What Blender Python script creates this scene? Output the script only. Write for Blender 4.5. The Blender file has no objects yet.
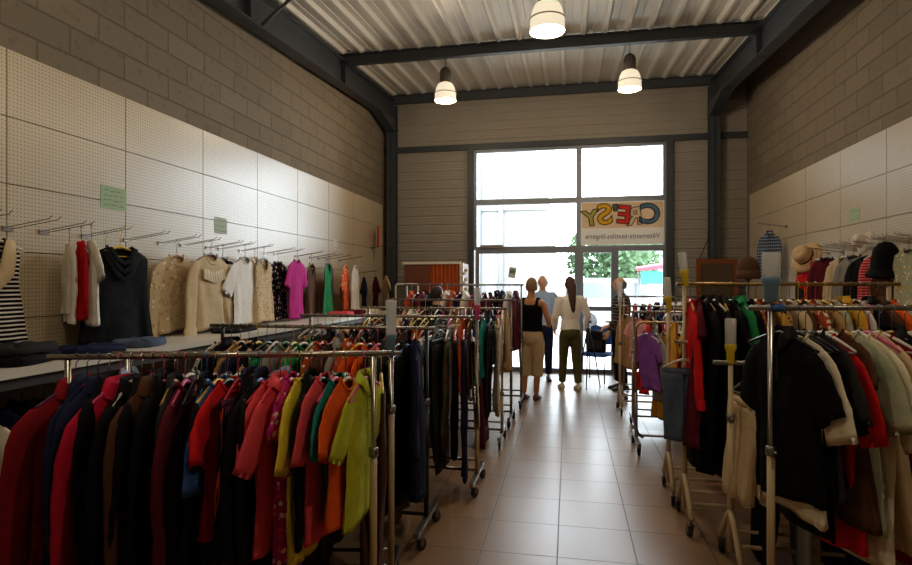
import bpy, math, random
from mathutils import Vector, Matrix, noise as mnoise
R = math.radians
PI = math.pi
rnd = random.Random(7)
scene = bpy.context.scene
COL = scene.collection

# ------------------------------------------------------------------ helpers
class MB:
    """collects shapes for ONE mesh object"""
    def __init__(s):
        s.v = []; s.f = []; s.sm = []
    def add(s, verts, faces, smooth=False):
        o = len(s.v)
        s.v += [tuple(p) for p in verts]
        for f in faces:
            s.f.append(tuple(i + o for i in f)); s.sm.append(smooth)
        return s
    def box(s, c, d, rot=None):
        x, y, z = d[0] / 2, d[1] / 2, d[2] / 2
        vs = [Vector((sx * x, sy * y, sz * z)) for sx in (-1, 1) for sy in (-1, 1) for sz in (-1, 1)]
        if rot is not None:
            vs = [rot @ p for p in vs]
        c = Vector(c)
        return s.add([p + c for p in vs], [(0, 1, 3, 2), (4, 6, 7, 5), (0, 4, 5, 1), (2, 3, 7, 6), (0, 2, 6, 4), (1, 5, 7, 3)])
    def span(s, a, b):
        return s.box([(a[i] + b[i]) / 2 for i in range(3)], [abs(b[i] - a[i]) for i in range(3)])
    def rings(s, rings, closed=True, cap0=False, cap1=False, smooth=True):
        n = len(rings[0]); vs = [p for r in rings for p in r]; fs = []
        for j in range(len(rings) - 1):
            for i in range(n if closed else n - 1):
                k = (i + 1) % n
                fs.append((j * n + i, j * n + k, (j + 1) * n + k, (j + 1) * n + i))
        if cap0: fs.append(tuple(range(n - 1, -1, -1)))
        if cap1: fs.append(tuple((len(rings) - 1) * n + i for i in range(n)))
        return s.add(vs, fs, smooth)
    def tube(s, path, r, n=8, caps=True, flat=1.0, up=None):
        path = [Vector(p) for p in path]
        m = len(path)
        rs = r if isinstance(r, (list, tuple)) else [r] * m
        rings = []
        prev = None
        for i, p in enumerate(path):
            t = (path[min(i + 1, m - 1)] - path[max(i - 1, 0)]).normalized()
            if prev is None:
                a = Vector(up) if up else (Vector((0, 1, 0)) if abs(t.y) < 0.9 else Vector((1, 0, 0)))
            else:
                a = prev
            a = (a - t * a.dot(t)).normalized()
            b = t.cross(a)
            prev = a
            rings.append([p + a * (rs[i] * flat * math.cos(2 * PI * k / n)) + b * (rs[i] * math.sin(2 * PI * k / n)) for k in range(n)])
        return s.rings(rings, True, caps, caps)
    def lathe(s, prof, c=(0, 0, 0), n=24, axis='z', cap=True):
        c = Vector(c); rings = []
        for r, h in prof:
            ring = []
            for k in range(n):
                a = 2 * PI * k / n
                if axis == 'z': q = Vector((r * math.cos(a), r * math.sin(a), h))
                elif axis == 'y': q = Vector((r * math.cos(a), h, r * math.sin(a)))
                else: q = Vector((h, r * math.cos(a), r * math.sin(a)))
                ring.append(c + q)
            rings.append(ring)
        return s.rings(rings, True, cap, cap)
    def ball(s, c, r, n=14, m=8):
        c = Vector(c); r = r if isinstance(r, (tuple, list)) else (r, r, r)
        rings = []
        for j in range(m + 1):
            b = -PI / 2 + PI * min(max(j / m, 0.02), 0.98)
            rings.append([c + Vector((r[0] * math.cos(b) * math.cos(2 * PI * k / n), r[1] * math.cos(b) * math.sin(2 * PI * k / n), r[2] * math.sin(b))) for k in range(n)])
        return s.rings(rings, True, True, True)
    def extrude(s, poly, y0, y1):
        """polygon of (x,z) points between two y planes"""
        n = len(poly)
        vs = [(x, y0, z) for x, z in poly] + [(x, y1, z) for x, z in poly]
        fs = [tuple(range(n)), tuple(range(2 * n - 1, n - 1, -1))]
        fs += [(i, i + n, (i + 1) % n + n, (i + 1) % n) for i in range(n)]
        return s.add(vs, fs)
    def mesh(s, name):
        me = bpy.data.meshes.new(name)
        me.from_pydata(s.v, [], s.f)
        me.polygons.foreach_set('use_smooth', s.sm)
        me.update()
        return me
    def build(s, name, mat=None, parent=None):
        return link(name, s.mesh(name), mat, parent)

def link(name, me, mat=None, parent=None):
    o = bpy.data.objects.new(name, me); COL.objects.link(o)
    if mat is not None:
        if len(me.materials) == 0: me.materials.append(None)
        o.material_slots[0].link = 'OBJECT'; o.material_slots[0].material = mat
    if parent is not None: o.parent = parent
    return o

def tag(o, label=None, cat=None, group=None, kind=None):
    if label: o['label'] = label
    if cat: o['category'] = cat
    if group: o['group'] = group
    if kind: o['kind'] = kind
    return o

def empty(name, loc=(0, 0, 0), rz=0.0, label=None, cat=None, group=None):
    o = bpy.data.objects.new(name, None); COL.objects.link(o)
    o.empty_display_size = 0.1
    o.location = loc; o.rotation_euler = (0, 0, rz)
    return tag(o, label, cat, group)

def struct(name, mb, mat, parent=None):
    o = mb.build(name, mat, parent)
    if parent is None: o['kind'] = 'structure'
    return o

def copy_tree(o, parent=None):
    c = o.copy(); COL.objects.link(c)
    if parent is not None: c.parent = parent
    for ch in list(o.children): copy_tree(ch, c)
    return c

# ------------------------------------------------------------------ materials
def lin(h):
    h = h.lstrip('#')
    out = []
    for i in (0, 2, 4):
        c = int(h[i:i + 2], 16) / 255
        out.append(c / 12.92 if c <= 0.04045 else ((c + 0.055) / 1.055) ** 2.4)
    return (*out, 1.0)

class NT:
    def __init__(s, name):
        s.m = bpy.data.materials.new(name); s.m.use_nodes = True
        s.t = s.m.node_tree; s.t.nodes.clear()
        s.out = s.n('ShaderNodeOutputMaterial')
    def n(s, typ, ins=None, **kw):
        nd = s.t.nodes.new(typ)
        for k, v in kw.items(): setattr(nd, k, v)
        for k, v in (ins or {}).items():
            if isinstance(v, bpy.types.NodeSocket): s.t.links.new(v, nd.inputs[k])
            else: nd.inputs[k].default_value = v
        return nd
    def math(s, op, a, b=0.0, clamp=False):
        nd = s.n('ShaderNodeMath', operation=op, use_clamp=clamp)
        for i, v in enumerate((a, b)):
            if isinstance(v, bpy.types.NodeSocket): s.t.links.new(v, nd.inputs[i])
            else: nd.inputs[i].default_value = v
        return nd.outputs[0]
    def mix(s, fac, a, b):
        nd = s.n('ShaderNodeMix', data_type='RGBA')
        for k, v in ((0, fac), (6, a), (7, b)):
            if isinstance(v, bpy.types.NodeSocket): s.t.links.new(v, nd.inputs[k])
            else: nd.inputs[k].default_value = v
        return nd.outputs[2]
    def done(s, bsdf):
        s.t.links.new(bsdf, s.out.inputs[0]); return s.m
    def obj(s):
        return s.n('ShaderNodeTexCoord').outputs['Object']
    def noise(s, vec, scale, detail=3, rough=0.6):
        return s.n('ShaderNodeTexNoise', {'Vector': vec, 'Scale': scale, 'Detail': detail, 'Roughness': rough}).outputs[0]
    def bump(s, h, strength=0.3, dist=0.01):
        return s.n('ShaderNodeBump', {'Height': h, 'Strength': strength, 'Distance': dist}).outputs[0]

MATS = {}
def plain(name, hexc, rough=0.5, metal=0.0, noise=0.08, scale=30, bump=0.0, emit=None, estr=0.0, coat=0.0):
    if name in MATS: return MATS[name]
    b = NT(name); co = b.obj(); c = lin(hexc)
    nz = b.noise(co, scale)
    dark = tuple(x * (1 - noise * 2) for x in c[:3]) + (1,); lite = tuple(min(1, x * (1 + noise)) for x in c[:3]) + (1,)
    ins = {'Base Color': b.mix(nz, dark, lite), 'Roughness': rough, 'Metallic': metal, 'Coat Weight': coat}
    if bump: ins['Normal'] = b.bump(nz, bump)
    if emit: ins['Emission Color'] = lin(emit); ins['Emission Strength'] = estr
    p = b.n('ShaderNodeBsdfPrincipled', ins)
    MATS[name] = b.done(p.outputs[0]); return MATS[name]

PAL = dict(black='#0d0c0f', charcoal='#2b2a2c', navy='#1a2140', darkred='#8a1422', crimson='#c2183a', red='#d61c22', coral='#e8505a',
           magenta='#c02a86', pink='#e9a0a4', orange='#f0601c', rust='#b04a22', mustard='#cf9a30', yellow='#e6d040', lime='#c2cb38',
           sage='#aeb496', green='#1f8048', teal='#1f857c', blue='#35599a', denim='#6d7f98', purple='#8a52b0', maroon='#5c1626',
           brown='#553626', tan='#b48f62', beige='#d3bd98', cream='#e8dec4', white='#efece6', grey='#928f8a', olive='#54522f', lightblue='#9fb6d6')
NAMES = dict(darkred='dark red', lightblue='pale blue')

def fab(col, pat=None, col2=None):
    key = 'cloth_%s_%s_%s' % (col, pat, col2)
    if key in MATS: return MATS[key]
    b = NT(key); co = b.obj(); c = lin(PAL[col]); d = lin(PAL[col2]) if col2 else c
    sep = b.n('ShaderNodeSeparateXYZ', {0: co}); X, Y, Z = sep.outputs
    nz = b.noise(co, 22, 4)
    base = b.mix(nz, tuple(x * 0.82 for x in c[:3]) + (1,), tuple(min(1, x * 1.08) for x in c[:3]) + (1,))
    fine = b.noise(co, 260, 2)
    st = lambda s, f, w: b.math('LESS_THAN', b.math('FRACT', b.math('MULTIPLY', b.math('ADD', s, 10.0), f)), w)
    if pat == 'stripe': base = b.mix(st(Z, 28, 0.42), base, d)
    elif pat == 'fine': base = b.mix(st(Z, 42, 0.38), base, d)
    elif pat == 'wide': base = b.mix(st(Z, 14, 0.5), base, d)
    elif pat == 'pinstripe': base = b.mix(st(X, 45, 0.12), base, d)
    elif pat == 'plaid':
        base = b.mix(b.math('MULTIPLY', st(Z, 22, 0.4), 0.3), base, d); base = b.mix(b.math('MULTIPLY', st(X, 22, 0.4), 0.3), base, d)
        base = b.mix(b.math('MULTIPLY', st(Z, 22, 0.1), 0.5), base, (0.7, 0.7, 0.78, 1))
    elif pat == 'floral':
        vo = b.n('ShaderNodeTexVoronoi', {'Vector': co, 'Scale': 26.0})
        base = b.mix(b.math('LESS_THAN', vo.outputs['Distance'], 0.34), base, b.mix(b.math('GREATER_THAN', nz, 0.5), d, lin('#efe6d6')))
    elif pat == 'leopard':
        vo = b.n('ShaderNodeTexVoronoi', {'Vector': co, 'Scale': 45.0})
        base = b.mix(b.math('LESS_THAN', vo.outputs['Distance'], 0.36), base, d)
    elif pat == 'camo':
        base = b.mix(b.math('GREATER_THAN', b.noise(co, 11, 2), 0.52), base, d)
    elif pat == 'denim':
        base = b.mix(b.math('MULTIPLY', b.noise(co, 5, 2), 0.9), base, d)
    wr = b.math('ADD', b.math('MULTIPLY', b.noise(co, 9, 3), 1.0), b.math('MULTIPLY', fine, 0.06))
    p = b.n('ShaderNodeBsdfPrincipled', {'Base Color': base, 'Roughness': 0.88, 'Specular IOR Level': 0.15, 'Normal': b.bump(wr, 0.55, 0.02)})
    MATS[key] = b.done(p.outputs[0]); return MATS[key]

chrome = plain('chrome', '#aaa49b', 0.26, 1.0, 0.05)
steel_dull = plain('dull_steel', '#8d8a86', 0.38, 1.0, 0.1)
brass_rail = plain('worn_golden_rail', '#a58552', 0.35, 0.9, 0.12)
cream_paint = plain('cream_painted_tube', '#c9b48e', 0.4, 0.0, 0.06)
dark_tube = plain('dark_tube', '#2a2726', 0.35, 0.6)
rubber = plain('rubber', '#191817', 0.6)
hubgrey = plain('wheel_hub', '#77736d', 0.4, 0.6)
steel_blue = plain('grey_painted_steel', '#363c42', 0.45, 0.0, 0.08, 6)
white_board = plain('white_board', '#ddd8cd', 0.35, 0.0, 0.03, 8)
dark_edge = plain('dark_shelf_side', '#3a332c', 0.6)
wood = plain('light_wood', '#c79a5e', 0.45, 0.0, 0.12, 25)
wood_red = plain('red_brown_wood', '#8a4a26', 0.45, 0.0, 0.14, 18)
alu = plain('window_aluminium', '#7d838c', 0.4, 0.3, 0.04, 10)
wire = plain('hook_wire', '#8f877c', 0.35, 0.9)
HMAT = {k: plain('hanger_' + k, h, 0.35) for k, h in dict(white='#e4e0d6', black='#1b1a1c', red='#c4203a', yellow='#e2c52a', pink='#d8508a', blue='#2f5da8', purple='#5a2350', grey='#8b8a8a', wooden='#c99a58', paleblue='#6a8fae', green='#3f8f6a').items()}
skin_a = plain('skin_tanned', '#cf8f62', 0.55, 0, 0.05, 12)
skin_b = plain('skin_fair', '#e0ae90', 0.55, 0, 0.05, 12)

def glass_mat():
    b = NT('window_glass')
    fr = b.n('ShaderNodeFresnel', {'IOR': 1.45})
    t = b.n('ShaderNodeBsdfTransparent', {'Color': (0.95, 0.97, 0.97, 1)}); g = b.n('ShaderNodeBsdfGlossy', {'Roughness': 0.02})
    m = b.n('ShaderNodeMixShader', {0: fr.outputs[0], 1: t.outputs[0], 2: g.outputs[0]})
    return b.done(m.outputs[0])
GLASS = glass_mat()
def translucent(name, hexc, fac=0.6, alpha=1.0):
    b = NT(name); c = lin(hexc)
    d = b.n('ShaderNodeBsdfDiffuse', {'Color': c}); t = b.n('ShaderNodeBsdfTranslucent', {'Color': c})
    m = b.n('ShaderNodeMixShader', {0: fac, 1: d.outputs[0], 2: t.outputs[0]})
    if alpha < 1:
        tr = b.n('ShaderNodeBsdfTransparent'); gl = b.n('ShaderNodeBsdfGlossy', {'Roughness': 0.15})
        m2 = b.n('ShaderNodeMixShader', {0: 0.18, 1: m.outputs[0], 2: gl.outputs[0]})
        m = b.n('ShaderNodeMixShader', {0: alpha, 1: tr.outputs[0], 2: m2.outputs[0]})
    return b.done(m.outputs[0])
CLEAR = translucent('clear_plastic', '#e9e8e4', 0.5, 0.42)

def floor_mat():
    b = NT('floor_tiles'); co = b.obj()
    mp = b.n('ShaderNodeMapping', {'Vector': co, 'Location': (0.066 + 0.45 * 20, -3.85 + 0.45 * 20, 0)})
    br = b.n('ShaderNodeTexBrick', {'Vector': mp.outputs[0], 'Scale': 1.0, 'Mortar Size': 0.004, 'Mortar Smooth': 0.2, 'Brick Width': 0.45, 'Row Height': 0.45,
             'Color1': lin('#9a7c5f'), 'Color2': lin('#917357'), 'Mortar': lin('#4a3c30')}, offset=0.0)
    nz = b.noise(co, 7, 4)
    colr = b.mix(b.math('MULTIPLY', nz, 0.3), br.outputs[0], lin('#8c7056'))
    ro = b.math('ADD', 0.285, b.math('MULTIPLY', b.math('ADD', br.outputs[1], b.math('MULTIPLY', nz, 0.3)), 0.2))
    p = b.n('ShaderNodeBsdfPrincipled', {'Base Color': colr, 'Roughness': ro, 'Specular IOR Level': 0.36, 'Normal': b.bump(b.math('SUBTRACT', 0.0, br.outputs[1]), 0.3, 0.002)})
    return b.done(p.outputs[0])
def block_mat():
    b = NT('concrete_blocks'); co = b.obj()
    sep = b.n('ShaderNodeSeparateXYZ', {0: co})
    cb = b.n('ShaderNodeCombineXYZ', {0: sep.outputs[1], 1: sep.outputs[2], 2: 0.0})
    mp = b.n('ShaderNodeMapping', {'Vector': cb.outputs[0], 'Location': (20.1, 3.02, 0)})
    br = b.n('ShaderNodeTexBrick', {'Vector': mp.outputs[0], 'Scale': 1.0, 'Mortar Size': 0.009, 'Mortar Smooth': 0.5, 'Brick Width': 0.5, 'Row Height': 0.2,
             'Color1': lin('#7f7461'), 'Color2': lin('#6f6452'), 'Mortar': lin('#574e40'), 'Bias': 0.0}, offset=0.5)
    nz = b.noise(co, 60, 4); big = b.noise(co, 1.6, 3)
    colr = b.mix(b.math('MULTIPLY', big, 0.4), br.outputs[0], lin('#6a5f51'))
    colr = b.mix(b.math('MULTIPLY', nz, 0.45), colr, lin('#8f8373')); colr = b.mix(b.math('MULTIPLY', b.math('GREATER_THAN', b.noise(co, 14, 5), 0.6), 0.25), colr, lin('#4c4439'))
    hgt = b.math('ADD', b.math('MULTIPLY', nz, 0.35), b.math('SUBTRACT', 1.0, br.outputs[1]))
    p = b.n('ShaderNodeBsdfPrincipled', {'Base Color': colr, 'Roughness': 0.95, 'Normal': b.bump(hgt, 0.8, 0.012)})
    return b.done(p.outputs[0])
def peg_mat():
    b = NT('pegboard_panels'); co = b.obj()
    sep = b.n('ShaderNodeSeparateXYZ', {0: co})
    fx = b.math('SUBTRACT', b.math('FRACT', b.math('MULTIPLY', sep.outputs[1], 40.0)), 0.5)
    fz = b.math('SUBTRACT', b.math('FRACT', b.math('MULTIPLY', sep.outputs[2], 40.0)), 0.5)
    r2 = b.math('ADD', b.math('MULTIPLY', fx, fx), b.math('MULTIPLY', fz, fz))
    hole = b.math('MULTIPLY', b.math('LESS_THAN', r2, 0.034), 0.8)
    nz = b.noise(co, 1.3, 4)
    base = b.mix(nz, lin('#bcad90'), lin('#cbbea4'))
    colr = b.mix(hole, base, lin('#4a4238'))
    p = b.n('ShaderNodeBsdfPrincipled', {'Base Color': colr, 'Specular IOR Level': 0.62, 'Roughness': b.math('ADD', 0.285, b.math('MULTIPLY', nz, 0.08)), 'Normal': b.bump(b.noise(co, 3.0, 2), 0.06, 0.02)})
    return b.done(p.outputs[0])

# ------------------------------------------------------------------ room
XL, XR, YB, YF = -3.40, 2.93, 10.40, -3.5
def zc(y): return 5.06 + 0.072 * (y - 10.3)

struct('floor', MB().span((XL - .2, YF - .2, -0.12), (XR + .2, YB + .1, 0)), floor_mat())
bm_ = block_mat()
def side_wall(name, x0, x1):
    m = MB(); zt = zc(YB) + .3; m.span((x0, YF - .2, -.1), (x1, YB + .1, zt)); struct(name, m, bm_)
side_wall('wall_left', XL - .2, XL)
side_wall('wall_right', XR, XR + .2)
struct('wall_front', MB().span((XL - .2, YF - .2, -.1), (XR + .2, YF, 4.6)), plain('plain_wall', '#a89c86', 0.9))

def deck():
    m = MB(); prof = []
    x = XL - .1
    while x < XR + .15:
        prof += [(x, 0.0), (x + .03, -.045), (x + .07, -.045), (x + .10, 0.0), (x + .178, 0), (x + .182, -.008), (x + .19, 0.0)]
        x += .28
    lo = [[Vector((px, y, zc(y) + pz + .03)) for px, pz in prof] for y in (YF - .2, 2, 6, YB + .1)]
    m.rings(lo, closed=False, smooth=False)
    hi = [[Vector((px, y, zc(y) + .1)) for px in (XL - .2, XR + .2)] for y in (YF - .2, YB + .1)]
    m.rings(hi, closed=False, smooth=False)
    return m
struct('ceiling', deck(), plain('ribbed_ceiling_sheet', '#d9d6cf', 0.42, 0.0, 0.04, 3))

# back wall: ribbed cladding around the glazed front (opening WX0..WX1, up to WZ)
WX0, WX1, WZ = -1.70, 1.64, 4.02
clad = plain('ribbed_wall_cladding', '#989186', 0.5, 0.0, 0.05, 4)
def cladding(x0, x1, z0, z1):
    m = MB(); pts = []
    z = z0; k = 0
    while z < z1 - 1e-4:
        for dz, dy in ((0, 0), (.012, .014), (.03, .014), (.042, 0), (.075, 0), (.083, .005), (.091, 0), (.120, 0), (.128, .005), (.136, 0)):
            if z + dz < z1: pts.append((z + dz, YB + dy))
        z += .165
    pts.append((z1, YB))
    m.rings([[Vector((x, y, zz)) for zz, y in pts] for x in (x0, x1)], closed=False, smooth=False)
    m.span((x0, YB + .03, z0), (x1, YB + .12, z1))
    return m
cm = cladding(XL, WX0, 0, WZ); 
for a in ((WX1, XR, 0, WZ), (XL, XR, WZ, 5.2)):
    c2 = cladding(*a); cm.add(c2.v, c2.f)
struct('wall_back', cm, clad)

def ibeam(m, a, b, h, w, t=.014, tw=.01):
    """I section from a to b (axis line at the middle), web vertical"""
    a, b = Vector(a), Vector(b); d = (b - a); L = d.length; d.normalize()
    side = Vector((0, 0, 1)).cross(d)
    if side.length < .1: side = Vector((1, 0, 0))
    side.normalize(); up = d.cross(side)
    rot = Matrix((d, side, up)).transposed()
    c = (a + b) / 2
    m.box(c, (L, tw, h), rot)
    for s in (-1, 1): m.box(c + up * (s * (h / 2 - t / 2)), (L, w, t), rot)
n_trim = [0]
def steel(build):
    n_trim[0] += 1; m = MB(); build(m); return struct('trim_%d' % n_trim[0], m, steel_blue)
# main rafters on both sides, with the corner columns
for x in (-3.22, 2.38):
    steel(lambda m: ibeam(m, (x, YF, zc(YF) - .28), (x, YB - .15, zc(YB) - .28), .36, .17))
    def stiff(m):
        for y in (7.8, 5.3, 2.8, .3):
            m.box((x, y, zc(y) - .28), (.15, .012, .35))
            m.box((x, y + .02, zc(y) - .28), (.05, .05, .35))
    steel(stiff)
    steel(lambda m: (ibeam(m, (x, YB - .14, 0), (x, YB - .14, 4.9), .18, .16), m.box((x, YB - .14, 4.45), (.16, .5, .02))))
    # haunch under the rafter end
    steel(lambda m: m.add([(x - .09, YB - .2, 4.63), (x + .08, YB - .2, 4.63), (x + .08, YB - 1.1, 4.56), (x - .09, YB - 1.1, 4.56), (x - .09, YB - .2, 4.36), (x + .08, YB - .2, 4.36)],
                              [(0, 3, 2, 1), (4, 5, 2, 3), (0, 4, 3), (1, 2, 5), (0, 1, 5, 4)]))
for y in (10.2, 7.8, 5.3, 2.8, .3, -2.2):
    steel(lambda m: ibeam(m, (-3.3, y, zc(y) - .085), (2.5, y, zc(y) - .085), .16, .08))
steel(lambda m: m.span((XL, YB - .08, WZ), (XR, YB - .005, WZ + .1)))            # girt above the glazing
steel(lambda m: m.span((WX0 - .11, YB - .09, 0), (WX0, YB - .003, WZ)))          # jamb posts
steel(lambda m: m.span((WX1, YB - .09, 0), (WX1 + .11, YB - .003, WZ)))
steel(lambda m: m.tube([(-3.2, 5.54, 4.28), (-2.9, 5.77, 4.72)], .018, 8))   # roof brace rod
steel(lambda m: m.tube([(2.38, 5.54, 4.28), (2.08, 5.77, 4.72)], .018, 8))
# pegboard sheets
def pegs(name, x0, x1, y0, pitch, n):
    m = MB()
    for i in range(n):
        for j in range(5):
            z1 = 3.03 - .414 * j
            a = y0 + pitch * i
            m.span((x0, a + .004, z1 - .408), (x1, min(a + pitch - .004, YB - .25), z1))
    return struct(name, m, PEG)
PEG = peg_mat()
pegs('wall_left_pegboard_panel', XL + .001, XL + .03, 2.92 - .96 * 6, .96, 14)
pegs('wall_right_pegboard_panel', XR - .03, XR - .001, 6.02 - .93 * 9, .93, 14)

# ------------------------------------------------------------------ glazing
Y0, Y1 = YB - .02, YB + .06
MX = .176
def pane(name, x0, x1, z0, z1, fw=.05, parts=()):
    m = MB()
    m.span((x0, Y0, z0), (x0 + fw, Y1, z1)); m.span((x1 - fw, Y0, z0), (x1, Y1, z1))
    m.span((x0 + fw, Y0, z0), (x1 - fw, Y1, z0 + fw)); m.span((x0 + fw, Y0, z1 - fw), (x1 - fw, Y1, z1))
    o = struct(name, m, alu)
    MB().span((x0 + fw, YB + .015, z0 + fw), (x1 - fw, YB + .021, z1 - fw)).build('glass_pane', GLASS, o)
    return o
pane('window_1', WX0, MX, 3.06, WZ); pane('window_2', MX, WX1, 3.06, WZ)
pane('window_3', WX0, MX, 2.20, 3.06); pane('window_4', MX, WX1, 2.20, 3.06)
d1 = pane('door_1', WX0 + .02, MX, 0, 2.20, .075)
d2 = pane('door_2', MX, .80, 0, 2.20, .075)
for d, x in ((d1, MX - .13), (d2, MX + .13)):
    MB().tube([(x, Y0 - .01, .95), (x, Y0 - .06, .97), (x, Y0 - .06, 1.33), (x, Y0 - .01, 1.35)], .012, 8).build('door_handle', steel_dull, d)
MB().span((MX + .07, Y0 - .005, 1.10), (.73, Y1, 1.18)).build('mid_rail', alu, d2)
pane('window_5', .80, WX1, 0, 2.20)
cl = MB().span((WX0 + .12, Y0 - .05, 2.225), (WX0 + .55, Y0, 2.28)).build('door_closer', steel_dull); cl.parent = d1

# ------------------------------------------------------------------ window banner with mirrored lettering
ban = empty('window_banner', ((MX + WX1) / 2, YB - .045, 2.23), 0, 'white banner on the upper window with mirrored coloured letters', 'banner')
def film(name, hexc):
    b = NT(name); c = lin(hexc); t = b.n('ShaderNodeBsdfTransparent', {'Color': c}); d = b.n('ShaderNodeBsdfDiffuse', {'Color': c})
    return b.done(b.n('ShaderNodeMixShader', {0: .15, 1: t.outputs[0], 2: d.outputs[0]}).outputs[0])
wban = translucent('banner_cloth', '#f3f0ea', 0.14)
MB().span((-.70, 0, .03), (.70, .001, .78)).build('banner_sheet', wban, ban)
MB().add([(-.68, -.003, .32), (.68, -.003, .32), (.68, -.003, .76), (-.68, -.003, .76)], [(0, 1, 2, 3)]).build('coloured_field', film('banner_field', '#f6e2c8'), ban)
def letters(txt, size, mat, x, y, z, offset=0.0, rot=0.0, name='letter', sx=1.0, stroke=0.0):
    cu = bpy.data.curves.new('lettering', 'FONT'); cu.body = txt; cu.size = size; cu.align_x = 'CENTER'; cu.offset = offset
    if stroke: cu.fill_mode = 'NONE'; cu.bevel_depth = stroke; cu.bevel_resolution = 1
    tmp = bpy.data.objects.new('tmp_lettering', cu); COL.objects.link(tmp)
    dg = bpy.context.evaluated_depsgraph_get(); me = bpy.data.meshes.new_from_object(tmp.evaluated_get(dg))
    bpy.data.objects.remove(tmp)
    cr, sr = math.cos(rot), math.sin(rot)
    for v in me.vertices:
        a, c, e = v.co
        a, c = a * cr - c * sr, a * sr + c * cr
        v.co = (-a * sx + x, y - e * .3, c + z)           # mirrored: the banner is read from the street
    me.materials.clear(); me.materials.append(None)
    return link(name, me, mat, ban)
ink = plain('banner_ink', '#2a2a30', .7)
for ch, x, z, sz, hexc, rt, sx in (('C', .45, .40, .46, '#86abd8', .05, 1.05), ('R', .225, .385, .40, '#fbf8f0', -.1, 1.0), ('E', .02, .41, .42, '#f0645c', .12, 1.05), ("'", -.115, .47, .34, '#9aa5b3', 0, 1.3),
                          ('S', -.28, .40, .48, '#f8e04c', -.08, 1.15), ('Y', -.51, .38, .36, '#dce894', -.15, 1.1)):
    letters(ch, sz, film('banner_paint_%d' % ord(ch), hexc), x, -.006, z, .016, rt, 'letter', sx)
    letters(ch, sz, ink, x, -.009, z, .016, rt, 'letter_outline', sx, .008)
letters('Vêtements-textiles-lingerie', .125, film('banner_text_grey', '#6a6b70'), 0, -.004, .135, 0, 0, 'small_text', .92)
pn = MB().box((0, 0, 0), (.13, .003, .19)).build('window_poster', plain('poster_paper', '#cfd0c4', .8)); pn.location = (-1.0, YB - .03, 1.78); pn.rotation_euler = (0, .15, 0)
tag(pn, 'small tilted grey notice stuck on the glass door', 'poster')
MB().box((0, -.002, .02), (.09, .001, .07)).build('printed_picture', plain('poster_ink', '#6f7a70', .8), pn)

# ------------------------------------------------------------------ outside
struct('ground_outside', MB().span((-25, YB + .1, -.15), (25, 60, -.02)), plain('pavement', '#b3aea4', .9, 0, .06, 2))
wb = empty('white_building', (-4.2, 19, 0), 0, 'long white building with a slanting roof edge across the street', 'building')
white_r = plain('white_render', '#747472', .8, 0, .04, 1); pale = plain('pale_grey_pipe', '#5f5f60', .6)
MB().add([(-6, 0, 0), (3.6, 0, 0), (3.6, 0, 4.2), (2.4, 0, 8.6), (-6, 0, 8.6), (-6, 8, 0), (3.6, 8, 0), (3.6, 8, 4.2), (2.4, 8, 8.6), (-6, 8, 8.6)],
         [(0, 1, 2, 3, 4), (9, 8, 7, 6, 5), (0, 5, 6, 1), (1, 6, 7, 2), (2, 7, 8, 3), (3, 8, 9, 4), (4, 9, 5, 0)]).build('wall', white_r, wb)
for i in range(5):
    MB().tube([(-1.0 + i * .75, -.1, .0), (-1.0 + i * .75, -.1, 7.8 - i * .75)], .09, 10).build('downpipe', pale, wb)
MB().box((-1, -.05, 4.1), (9, .1, .25)).build('wall_band', pale, wb)
def tree(x, y, h, w, label, seed):
    r = random.Random(seed)
    t = empty('tree', (x, y, 0), 0, label, 'tree', None)
    MB().tube([(0, 0, -.02), (.05, 0, h * .35), (0, .05, h * .6)], [.16, .12, .06], 8).build('trunk', plain('bark', '#5b4836', .9), t)
    m = MB()
    for _ in range(2600):
        while True:
            p = Vector((r.uniform(-1, 1), r.uniform(-1, 1), r.uniform(-1, 1)))
            if p.length < 1: break
        c = Vector((p.x * w, p.y * w, h * .62 + p.z * h * .38)); a = Vector((r.uniform(-1, 1), r.uniform(-1, 1), r.uniform(-1, 1))).normalized() * .13
        b = a.cross(Vector((r.uniform(-1, 1), r.uniform(-1, 1), 1))).normalized() * .09
        m.add([c - a, c - b, c + a, c + b], [(0, 1, 2, 3)])
    m.build('crown', translucent('tree_leaves_%d' % seed, '#627a5c', .3), t)
tree(1.6, 24, 4.2, 1.7, 'round green tree seen through the glass door', 1)
tree(3.0, 30, 4.8, 1.6, 'paler green tree farther off behind the door glass', 2)
aw = empty('awning', (3.3, 19, 0), R(-6), 'red awning with a teal banner beneath seen through the window', 'awning')
MB().add([(-1.2, 0, 2.05), (1.3, 0, 2.4), (1.3, .8, 2.5), (-1.2, .8, 2.12), (-1.2, 0, 1.98), (1.3, 0, 2.1), (1.3, .8, 2.2), (-1.2, .8, 2.05)],
         [(0, 1, 2, 3), (7, 6, 5, 4), (0, 4, 5, 1), (1, 5, 6, 2), (2, 6, 7, 3), (3, 7, 4, 0)]).build('red_canopy', plain('awning_red', '#a82a3c', .7), aw)
MB().box((-.1, .1, 1.75), (1.9, .03, .42)).build('teal_banner', plain('banner_teal', '#1a7f80', .6), aw)
for x in (-1.1, 1.2): MB().tube([(x, .3, 0), (x, .3, 2.1)], .03, 8).build('post', pale, aw)
car = empty('parked_van', (1.55, 20.5, -.02), R(4), 'pale grey van parked outside beyond the door', 'van')
m = MB(); m.extrude([(-1.6, .35), (1.7, .35), (1.75, .95), (1.25, 1.15), (.7, 1.75), (-1.55, 1.78), (-1.65, 1.0)], -.8, .8); m.build('body', plain('van_paint', '#808284', .4), car)
MB().extrude([(-1.35, 1.1), (.95, 1.1), (.6, 1.6), (-1.35, 1.62)], -.81, .81).build('side_window', plain('van_glass', '#596066', .2), car)
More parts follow.
